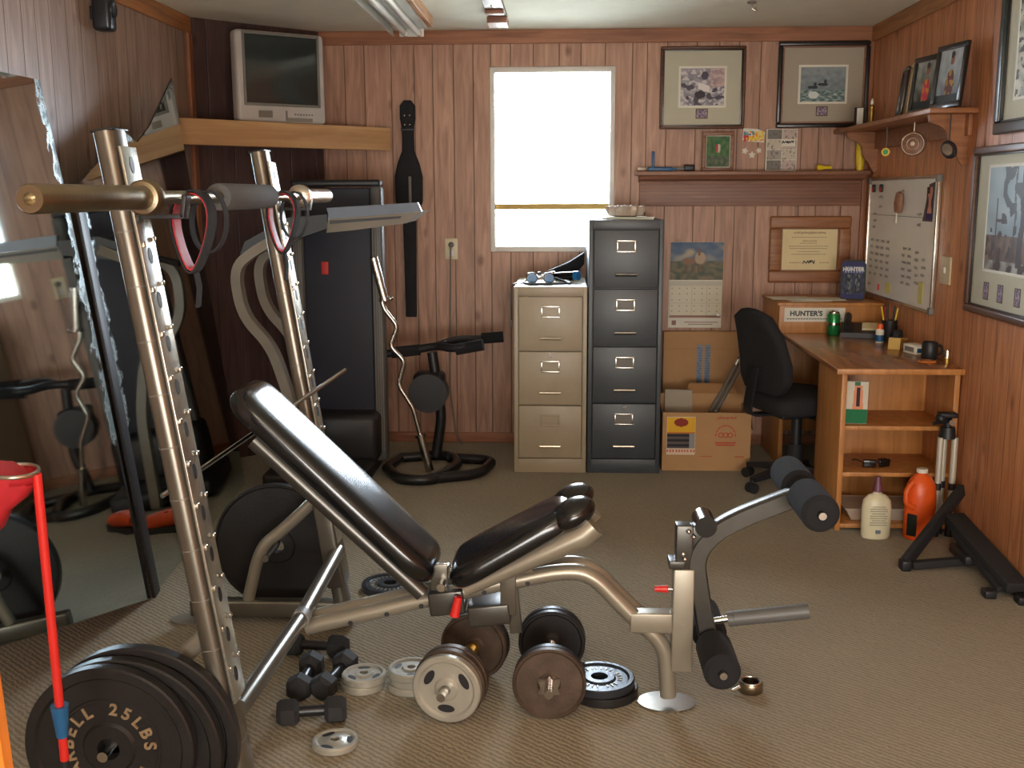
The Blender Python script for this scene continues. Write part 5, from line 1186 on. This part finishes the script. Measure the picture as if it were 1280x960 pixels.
# ------------------------------------------------------------------ weight plates
def plate(name, label, group, R_, T_, material, c, axis, hub=.030, rim=.16, text=None, tm_='lettering', holes=0, hole_r=0, tsize=.03, tr=None, spin=0, cat='weight plate', rings=True):
    """disc with raised rim and hub; local z is the plate axis, front face +z"""
    o_ = thing(name, label, cat, c, 0, group)
    q_ = Vector(axis).normalized().to_track_quat('Z', 'Y'); M4 = q_.to_matrix().to_4x4()
    rw = R_*rim; h = T_/2; w = T_*.27; hr = hub+R_*.13; bore = hub*.85
    prof = [(bore, -h*.95), (hr, -h*.95), (hr+.006, -w), (R_-rw-.006, -w), (R_-rw, -h), (R_-.004, -h), (R_, -h+.004), (R_, h-.004), (R_-.004, h), (R_-rw, h), (R_-rw-.006, w)]
    if rings and R_ > .12: prof += [(R_*.62, w), (R_*.61, w+.003), (R_*.58, w+.003), (R_*.57, w)]
    prof += [(hr+.006, w), (hr, h*.95), (bore, h*.95)]
    b = MB().lathe(prof, seg=56, closed=True); b.b.transform(M4); d_ = b.build('disc', material, o_)
    if holes:
        b = MB()
        for k in range(holes):
            a_ = 2*math.pi*k/holes+spin; rm_ = (hr+R_-rw)/2+.002
            Tm = Matrix.Translation((math.cos(a_)*rm_, math.sin(a_)*rm_, 0)) @ Matrix.Rotation(a_+math.pi/2, 4, 'Z')
            tmp = MB().sweep([(0, 0, -w-.0006), (0, 0, w+.0006)], [(hole_r*1.55*math.cos(2*math.pi*i/20), hole_r*.72*math.sin(2*math.pi*i/20)) for i in range(20)], up=(0, 1, 0)); me = bpy.data.meshes.new('t'); tmp.b.to_mesh(me); tmp.b.free(); me.transform(Tm); b.b.from_mesh(me); bpy.data.meshes.remove(me)
        b.b.transform(M4); b.build('grip_hole', 'black', d_)
    if text:
        b = MB(); tr = tr or R_*.72; L_ = len(text); st_ = tsize*.80/tr
        for i, ch in enumerate(text):
            if ch == ' ': continue
            a_ = math.pi/2+(L_/2-i-.5)*st_+spin
            add_text(b, ch, tsize, Matrix.Translation((math.cos(a_)*tr, math.sin(a_)*tr, w+.0012)) @ Matrix.Rotation(a_-math.pi/2, 4, 'Z'), depth=.0014, bold=tsize*.03)
        b.b.transform(M4); b.build('raised_lettering', tm_, d_, smooth=0)
    return o_
# on the near peg: three large ones; the front one shows BARBELL 25LBS
pc_ = Vector((-.985, 0, .232))
plate('weight_plate', 'large black plate, rearmost of the three leaning below the near rack upright', 'large plates on the near rack peg', .228, .034, 'iron', (pc_.x+.025, 2.235, .2285), (0, -1, 0), rim=.10)
plate('weight_plate', 'large black plate in the middle of the three below the near rack upright', 'large plates on the near rack peg', .222, .032, 'iron', (pc_.x+.005, 2.196, .2225), (0, -1, 0), rim=.10)
plate('weight_plate', 'black plate with worn gold BARBELL 25LBS lettering, front of the three', 'large plates on the near rack peg', .190, .032, 'iron', (pc_.x-.012, 2.160, .252), (0, -1, 0), rim=.12, text='BARBELL 25LBS II', tsize=.038, tr=.092)
plate('weight_plate', 'very large smooth black plate standing behind the bench on the far rack peg', None, .226, .036, 'iron', (-1.01, 3.62, .2265), (0, -1, 0), rim=.03, rings=False)
plate('weight_plate', 'black plate with ridged markings lying flat on the carpet behind the bench', None, .108, .026, 'blueplate', (-.640, 3.80, .0135), (0, 0, 1), rim=.16, text='IIIIIIIIIIIIIIIIIIIIIIIIIIII', tsize=.020, tr=.066, tm_='silverplate')

def dumbbell(label, n, f_, mats, ends, R_=.102, spin=0):
    """n = near centre, f_ = far centre of the plate groups; plates outermost first"""
    n, f_ = Vector(n), Vector(f_); ax_ = (n-f_).normalized()
    t = thing('dumbbell', label, 'dumbbell', ((n.x+f_.x)/2, (n.y+f_.y)/2, 0), 0, 'loaded dumbbells on the carpet')
    MB().cyl(n+ax_*.085, f_-ax_*.075, .0125).build('handle_bar', 'chrome', t, world=True)
    return t, ax_
def db_plate(t, c, ax_, R_, T_, m_, **k):
    o = plate('tmp', '', None, R_, T_, m_, (0, 0, 0), ax_, **k)
    for ch in list(o.children):
        ch.parent = t; ch.name = 'plate'
        inv = Vector(c)-t.location; ch.location = inv
    bpy.data.objects.remove(o)
# silver-faced dumbbell
n1, f1 = Vector((-.312, 2.800, .1035)), Vector((-.262, 3.075, .1035))
t, a1_ = dumbbell('dumbbell with a silver three hole outer plate and brown plates behind', n1, f1, None, None)
db_plate(t, n1+a1_*.022, a1_, .098, .028, 'silverplate', holes=3, hole_r=.016, hub=.016, spin=.5, rings=False)
db_plate(t, n1-a1_*.006, a1_, .103, .026, 'rust', hub=.014, rim=.08); db_plate(t, n1-a1_*.034, a1_, .103, .026, 'rust', hub=.014, rim=.08)
db_plate(t, f1+a1_*.010, a1_, .103, .026, 'rust', hub=.014, rim=.08); db_plate(t, f1-a1_*.018, a1_, .103, .026, 'iron', hub=.014, rim=.08)
nut = MB()
for k in range(5): nut.cyl(n1+a1_*.036, n1+a1_*.050, .014)
nut.build('locking_collar', 'silverplate', t, world=True)
MB().cyl(f1+a1_*.024, f1+a1_*.044, .020).build('locking_collar', 'brass', t, world=True)
# brown dumbbell with star nut
n2, f2 = Vector((-.032, 2.835, .1035)), Vector((-.028, 3.110, .1035))
t, a2_ = dumbbell('dumbbell with brown rusty plates and a chrome star collar at its end', n2, f2, None, None)
db_plate(t, n2+a2_*.014, a2_, .104, .026, 'rust', hub=.014, rim=.05, rings=False); db_plate(t, n2-a2_*.014, a2_, .102, .026, 'iron', hub=.014, rim=.08)
db_plate(t, f2+a2_*.010, a2_, .102, .026, 'iron', hub=.014, rim=.08); db_plate(t, f2-a2_*.018, a2_, .103, .026, 'iron', hub=.014, rim=.08)
b = MB(); q_ = a2_.to_track_quat('Z', 'Y').to_matrix().to_4x4(); pts = []
for i in range(12):
    rr = (.036 if i % 2 == 0 else .024); a_ = i*math.pi/6+math.pi/2; pts.append((math.cos(a_)*rr, math.sin(a_)*rr, .028))
b.poly(pts, (0, 0, .018)); b.b.transform(Matrix.Translation(n2) @ q_); b.cyl(n2+a2_*.02, n2+a2_*.088, .0125); b.build('star_collar', 'chrome', t, world=True)
MB().cyl(f2+a2_*.024, f2+a2_*.046, .022).build('locking_collar', 'chrome', t, world=True)

def flat_stack(c, n, R_, T_, m_, labels, group, holes=3, spin=0, jit=.006, **k):
    for i in range(n):
        dx, dy = (random.uniform(-jit, jit), random.uniform(-jit, jit))
        plate('small_weight_plate', labels[i], group, R_, T_, m_, (c[0]+dx, c[1]+dy, .0008+T_/2+i*(T_+.0006)), (0, 0, 1), hub=.015, holes=holes, hole_r=.012, spin=spin+i*.7, cat='weight plate', **k)
random.seed(21)
flat_stack((-.590, 2.985), 2, .066, .024, 'silverplate', ['bottom silver plate of the short pair nearest the black dumbbells', 'top silver three hole plate of the short pair nearest the black dumbbells'], 'small silver plates on the carpet')
flat_stack((-.445, 2.985), 3, .070, .023, 'silverplate', ['lowest of three stacked silver plates beside the silver faced dumbbell', 'middle of three stacked silver plates beside the silver faced dumbbell', 'topmost of three stacked silver plates beside the silver faced dumbbell'], 'small silver plates on the carpet', spin=.4)
flat_stack((-.598, 2.640), 1, .062, .020, 'silverplate', ['single silver three hole plate lying alone in the foreground'], 'small silver plates on the carpet', spin=1.2)
for i, l_ in enumerate(('lower dark plate of the pair beside the rusty dumbbell', 'upper dark plate with raised ring letters beside the rusty dumbbell')):
    plate('weight_plate', l_, 'dark plates beside the rusty dumbbell', .104, .026, 'iron' if i == 0 else 'blueplate', (.112-.010*i+.012, 2.975+.004*i, .0140+i*.0265), (0, 0, 1), rim=.14, text=None if i == 0 else 'IIIII IIII III IIIII IIIII II ', tsize=.018, tr=.060, tm_='silverplate')

def hexbell(label, a_, c_, r_=.040, L_=.055, tilt=0):
    a_, c_ = Vector(a_), Vector(c_); d_ = (c_-a_).normalized()
    t = thing('hex_dumbbell', label, 'dumbbell', ((a_.x+c_.x)/2, (a_.y+c_.y)/2, 0), 0, 'black hexagonal dumbbells')
    MB().cyl(a_, c_, .015, seg=16).build('handle', 'blacksteel', t, world=True)
    for e_, s_ in ((a_, -1), (c_, 1)):
        sec = [(math.cos(k*math.pi/3+tilt), math.sin(k*math.pi/3+tilt)) for k in range(6)]
        MB().sweep([e_-d_*s_*.006, e_+d_*s_*.006, e_+d_*s_*(L_-.012), e_+d_*s_*L_], sec, rad=[r_*.72, r_, r_, r_*.76], up=(0, 0, 1)).build('hex_head', 'black_matte', t, world=True, smooth=20)
def sits(t, h):  # helper value: centre height of a hex head resting on a flat
    return h
h_ = .040*math.cos(math.pi/6)+.001
hexbell('small black hex dumbbell lying nearest the camera beside the single silver plate', (-.735, 2.755, h_), (-.655, 2.770, h_), tilt=math.pi/6*1)
hexbell('black hex dumbbell lying pointing away beneath the bright cross tube', (-.765, 2.93, h_), (-.765, 3.035, h_), tilt=math.pi/6*1)
hexbell('black hex dumbbell lying crosswise behind, touching the small silver plates', (-.835, 3.205, h_), (-.735, 3.195, h_), tilt=math.pi/6*1)
hexbell('black hex dumbbell lying between the others under the bench tube', (-.690, 2.94, h_), (-.668, 3.05, h_), tilt=math.pi/6*1)

# spring collar on the carpet
p_ = P(938, 864, z=0)
co = thing('bar_collar', 'small metal bar collar lying alone on the open carpet', 'collar', (p_.x, p_.y, 0))
MB().lathe([(.024, .002), (.034, .002), (.036, .006), (.036, .028), (.034, .032), (.024, .032)], seg=36, closed=True).build('ring', 'bar_steel', co)
MB().ring((0, 0, .033), .030, .003).build('rim', 'nickel', co)
MB().cyl((-.032, -.010, .018), (-.056, -.020, .010), .005).build('thumb_screw', 'nickel', co)

# ------------------------------------------------------------------ weight bench
BY = 2.90
be = thing('weight_bench', 'black padded incline weight bench with silver tube frame and leg developer', 'weight bench', (-.1, BY, 0))
def B(u, v, y=BY): return P(u, v, y=y)
# backrest pad and its frame
T0, T1 = Vector((-.868, 0, .955)), Vector((-.332, 0, .432))        # top surface line, head -> hinge
dv = (T1-T0); Lp = dv.length; dx_ = dv.normalized(); up_ = Vector((-dx_.z, 0, dx_.x)); up_ = up_ if up_.z > 0 else -up_
def bench_pad(name, A, D_, U_, L_, W_, T_, endr, taper=0, notch=False):
    """loft along D_: rounded section, ends curled down"""
    b = MB(); n = 36; N2 = 40; rings = []
    for i in range(N2+1):
        t_ = .5-.5*math.cos(math.pi*i/N2); s_ = t_*L_; e0 = min(1, s_/endr); e1 = min(1, (L_-s_)/endr); k0 = math.sqrt(max(0, 1-(1-e0)**2))*math.sqrt(max(0, 1-(1-e1)**2)); k0 = max(k0, .03)
        ew0, ew1 = min(1, s_/.10), min(1, (L_-s_)/.10); hw = (W_/2+taper*(t_-.5))*(.55+.45*math.sqrt(max(0, 1-(1-ew0)**2))*math.sqrt(max(0, 1-(1-ew1)**2)))*(1 if k0 > .3 else .75+k0*.8); ht = T_/2*k0
        c_ = A+D_*s_-U_*(T_/2)+U_*(-.006*math.cos(math.pi*(t_-.5)*2)*0); ring = []
        for k in range(n):
            a_ = 2*math.pi*k/n; ca_, sa_ = math.cos(a_), math.sin(a_); px = math.copysign(abs(ca_)**.42, ca_); py = math.copysign(abs(sa_)**.62, sa_)
            ring.append(b.b.verts.new(c_+Vector((0, BY, 0))+Vector((0, 1, 0))*hw*px+U_*ht*py))
        rings.append(ring)
    for r0, r1 in zip(rings, rings[1:]):
        for k in range(n): b.b.faces.new((r0[k], r0[(k+1) % n], r1[(k+1) % n], r1[k]))
    b.b.faces.new(rings[0][::-1]); b.b.faces.new(rings[-1])
    return b.build(name, 'vinyl', be, world=True, smooth=70)
bench_pad('backrest_pad', T0-Vector((0, 0, 0)), dx_, up_, Lp, .27, .075, .05)
O = Vector((0, BY, 0))
for s_ in (-1, 1):
    q0 = T0+dx_*.13-up_*.088+O+Vector((0, s_*.095, 0)); q1 = T1+dx_*.01-up_*.088+O+Vector((0, s_*.075, 0))
    MB().tube([q0, q1], .024).build('back_rail', 'gunmetal', be, world=True)
MB().beam(T0+dx_*.16-up_*.10+O+Vector((0, -.10, 0)), T0+dx_*.16-up_*.10+O+Vector((0, .10, 0)), .03, .02, .003, up=up_).build('back_rail', 'gunmetal', be, world=True)
# seat
S0_, S1_ = Vector((-.325, 0, .432)), Vector((.040, 0, .642))
ds = (S1_-S0_).normalized(); us = Vector((-ds.z, 0, ds.x)); Ls = (S1_-S0_).length
bench_pad('seat_pad', S0_, ds, us, Ls-.02, .27, .070, .045, taper=-.03)
# two bolster lobes at the front of the seat
for s_ in (-1, 1):
    c_ = S1_-us*.036-ds*.035+O+Vector((0, s_*.068, 0))
    MB().ball(c_, .052, (1.35, 1.22, .80), 28, Matrix((ds, Vector((0, 1, 0)), us)).transposed()).build('seat_lobe', 'vinyl', be, world=True, smooth=80)
for s_ in (-1, 1):
    sr = [S0_-us*.080+ds*.02+O+Vector((0, s_*.07, 0)), S0_-us*.088+ds*.22+O+Vector((0, s_*.08, 0)), S1_-us*.098-ds*.035+O+Vector((0, s_*.08, 0)), S1_-us*.088+ds*.005+O+Vector((0, s_*.08, 0))]
    MB().sweep(sr, None, 18, rad=[.020, .028, .038, .036]).build('seat_rail', 'champagne', be, world=True)
# main beam from the rack to the front foot
zc = lambda u, v: B(u, v)
main = fillet([Vector((-.735, BY, .225)), B(540, 747), B(610, 732)+Vector((0, 0, .0)), B(700, 714), B(738, 716), B(792, 772), B(832, 805), B(835, 872)+Vector((0, 0, .006))], .06)
MB().sweep([Vector((p.x, BY, p.z)) for p in main], None, 20, rad=.0235).build('main_tube', 'champagne', be, world=True)
MB().sweep([Vector((p.x, BY+.052, p.z+.006)) for p in main[:-9]], None, 16, rad=.0235).build('main_tube', 'champagne', be, world=True)
b = MB()
for (u_, v_) in ((440, 775), (485, 764), (528, 754), (606, 737), (660, 726)):
    q_ = B(u_, v_, BY); b.cyl((q_.x, BY-.0245, q_.z), (q_.x, BY-.022, q_.z), .007, seg=14)
b.build('adjusting_hole', 'black', be, world=True)
q_ = B(662, 722); MB().cyl((q_.x, BY-.02, q_.z+.02), (q_.x, BY+.02, q_.z+.026), .013).build('pin', 'chrome', be, world=True)
# bracket under the hinge
b = MB(); c_ = Vector((-.335, BY+.02, .318)); b.box((-.325, BY+.025, .316), (.100, .125, .070), .006, Matrix.Rotation(-.12, 3, 'Y')); b.box((-.205, BY+.025, .278), (.120, .110, .060), .006, Matrix.Rotation(-.12, 3, 'Y')); b.build('slide_bracket', 'gunmetal', be, world=True)
for a_, c_, w_, h2 in (((-.345, BY-.02, .35), (-.345, BY-.02, .43), .012, .05), ((-.15, BY-.02, .28), (-.15, BY-.02, .46), .012, .045), ((-.13, BY+.05, .20), (-.15, BY+.05, .42), .03, .035)): MB().beam(a_, c_, w_, h2, .003, up=(1, 0, 0)).build('support_link', 'grey_steel', be, world=True)
MB().cyl((-.335, BY-.075, .378), (-.335, BY+.10, .378), .012).build('hinge_bolt', 'chrome', be, world=True)
MB().cyl(B(573, 746, BY-.06), B(568, 770, BY-.06), .011, .014).build('locking_pin', 'red', be, world=True)
MB().lathe([(0, .001), (.080, .001), (.080, .007), (0, .010)], (.307, BY+.02, 0), (0, 0, 1), 36, scale=(1.05, .80)).build('foot_plate', 'nickel', be, world=True)
# leg developer
MB().bb(.313, .372, BY-.028, BY+.028, .118, .423, .004).build('post', 'champagne', be, world=True)
MB().bb(.195, .314, BY-.024, BY+.026, .232, .290, .004).build('stub_beam', 'champagne', be, world=True)
b = MB().bb(.318, .366, BY-.024, BY+.024, .423, .550, .004).bb(.30, .345, BY-.030, BY+.03, .425, .448, .003); b.bb(.34, .425, BY-.022, BY+.022, .485, .548, .005); b.build('swivel_bracket', 'gunmetal', be, world=True)
MB().cyl((.397, BY-.045, .553), (.397, BY+.045, .553), .030).build('swivel_joint', 'vinyl', be, world=True)
b = MB()
for (x_, z_) in ((.352, .535), (.366, .520), (.338, .470), (.343, .455)): b.ball((x_, BY-.030, z_), .007)
b.build('bolt', 'chrome', be, world=True)
MB().cyl((.300, BY-.01, .360), (.262, BY-.01, .360), .011, .008).build('pull_pin', 'red', be, world=True); MB().cyl((.313, BY-.01, .360), (.298, BY-.01, .360), .005).build('pull_pin', 'chrome', be, world=True)
arm_ = fillet([B(884, 795), B(874, 735), B(868, 690), B(903, 655), B(1000, 618)], .14, 12)
MB().sweep([Vector((p.x, BY, p.z)) for p in arm_], [(-.021, -.026), (.021, -.026), (.026, -.018), (.026, .018), (.021, .026), (-.021, .026), (-.026, .018), (-.026, -.018)], up=(0, 1, 0)).build('swing_arm', 'gunmetal', be, world=True)
def roller(c, name='foam_roller', L_=.185, r_=.050):
    # a pair: one each side of the arm
    ax_ = MB().cyl((c.x, BY-.235, c.z), (c.x, BY+.235, c.z), .010).build('roller_axle', 'nickel', be, world=True)
    for s_ in (-1, 1):
        o = MB().lathe([(.0, 0), (.038, 0), (r_, .012), (r_, L_-.012), (.038, L_), (.012, L_), (.010, L_-.004), (0, L_-.004)], (c.x, BY+s_*.034, c.z), (0, s_, 0), 32).build('foam_roller', 'foam', be, world=True)
roller(Vector((.665, 0, .645)))
roller(Vector((.428, 0, .205)))
b0, b1 = Vector((.395, BY-.0, .262)), Vector((.680, BY-.04, .305))
MB().cyl((.40, BY, .257), (.478, BY-.01, .275), .010).build('weight_peg', 'nickel', be, world=True)
MB().cyl((.470, BY-.01, .273), (.486, BY-.012, .276), .022).cyl((.486, BY-.012, .276), (.690, BY-.03, .309), .022).build('peg_sleeve', 'rib', be, world=True)

# ------------------------------------------------------------------ foreground at the side
hp = thing('fabric_tube_bag', 'limp red and teal fabric tube with open rim on a thin red pole', 'bag', (-.93, 1.86, 0))
tp0 = P(46, 592, y=1.86); bt0 = P(82, 960, y=1.90)
hc = P(19, 589, y=1.86); hr_ = (tp0-hc).length
MB().ring(hc, hr_, .0042, (.05, -.05, 1), 40).build('hoop', 'nickel', hp, world=True)
o = MB().lathe([(hr_, -.001), (hr_*.99, -.004), (hr_*.9, -.02), (hr_*.55, -.022), (0, -.024)], hc, (0, 0, 1), 32).build('mouth_lining', 'redfab', hp, world=True, smooth=70)
b = MB(); n_ = 20
sec = [(math.cos(2*math.pi*k/n_)*(1+.10*math.sin(k*2.1)), math.sin(2*math.pi*k/n_)*(1+.08*math.cos(k*1.7))) for k in range(n_)]
b.sweep([hc+Vector((0, 0, -.003)), hc+Vector((-.012, 0, -.022)), hc+Vector((-.040, .0, -.050)), hc+Vector((-.075, .01, -.08)), hc+Vector((-.11, .015, -.12))], sec, rad=[hr_*.99, hr_*.95, hr_*.82, .045, .038], up=(0, 1, 0))
b.build('bag_top', 'redfab', hp, world=True, smooth=70)
MB().sweep([hc+Vector((-.108, .015, -.118)), hc+Vector((-.13, .02, -.18)), hc+Vector((-.13, .02, -.30)), hc+Vector((-.135, .02, -.36))], sec, rad=[.040, .046, .040, .008], up=(0, 1, 0)).build('bag_bottom', 'tealfab', hp, world=True, smooth=70)
dd_ = (bt0-tp0); full = tp0+dd_*(tp0.z/(tp0.z-bt0.z)*.992)
lg = MB().cyl(tp0, tp0+dd_*.97, .0085).build('pole', 'red', hp, world=True)
MB().cyl(tp0+dd_*.97, full, .008).build('pole_tip', 'black', lg, world=True)
MB().cyl(tp0+dd_*.775, tp0+dd_*.885, .017, .011).build('sleeve', 'blue', lg, world=True)

# orange varnished board leaning at the edge of the picture
e_dx = Vector((-.016, 0, 0))
wd = thing('leaning_board', 'orange varnished wooden board standing at the bottom corner nearest the camera', 'board', (-.72, 1.10, 0))
e0, e1 = P(23, 962, y=1.10), P(0, 800, y=1.10); dd2 = (e1-e0)
e0, e1 = e0+e_dx, e1+e_dx; g0 = e0+dd2*(-e0.z/dd2.z); g1 = e0+dd2*((.985-e0.z)/dd2.z)
MB().poly([g0, g1, g1+Vector((-.10, 0, 0)), g0+Vector((-.10, 0, 0))], (0, .018, 0)).build('board', 'orangewood', wd, world=True, smooth=0)
MB().poly([g0+Vector((-.012, -.001, 0)), g1+Vector((-.012, -.001, 0)), g1+Vector((-.016, -.001, 0)), g0+Vector((-.016, -.001, 0))], (0, -.001, 0)).build('groove', 'oak', wd, world=True, smooth=0)

# orange and black training shoes behind the bench, seen in the mirror
def shoe(label, x, y, rz):
    t = thing('training_shoe', label, 'shoe', (x, y, 0), rz, 'orange training shoes')
    MB().sweep([(-.14, 0, .014), (-.10, 0, .014), (0, 0, .014), (.09, 0, .014), (.14, 0, .016)], [(-1, -.38), (1, -.38), (1, .38), (-1, .38)], rad=[.024, .036, .034, .042, .020], up=(0, 0, 1)).build('sole', 'black_matte', t)
    n = 18; sec = [(math.cos(2*math.pi*k/n), math.sin(2*math.pi*k/n)) for k in range(n)]
    MB().sweep([(-.135, 0, .060), (-.09, 0, .070), (-.02, 0, .060), (.06, 0, .046), (.135, 0, .036)], sec, rad=[.026, .040, .038, .036, .014], up=(0, 0, 1)).build('upper', 'orange_dk', t, smooth=70)
    MB().sweep([(-.11, 0, .088), (-.06, 0, .092), (.0, 0, .082)], [(-1, -.3), (1, -.3), (1, .3), (-1, .3)], rad=[.020, .026, .012], up=(0, 0, 1)).build('laces', 'black', t)
shoe('orange training shoe with black sole reflected in the mirror, farther from the wall', -1.10, 4.80, R(50))
shoe('orange training shoe with black sole reflected in the mirror, nearer the mirror', -1.33, 4.62, R(25))

# drop helper leftovers
for me in list(bpy.data.meshes):
    if me.users == 0: bpy.data.meshes.remove(me)
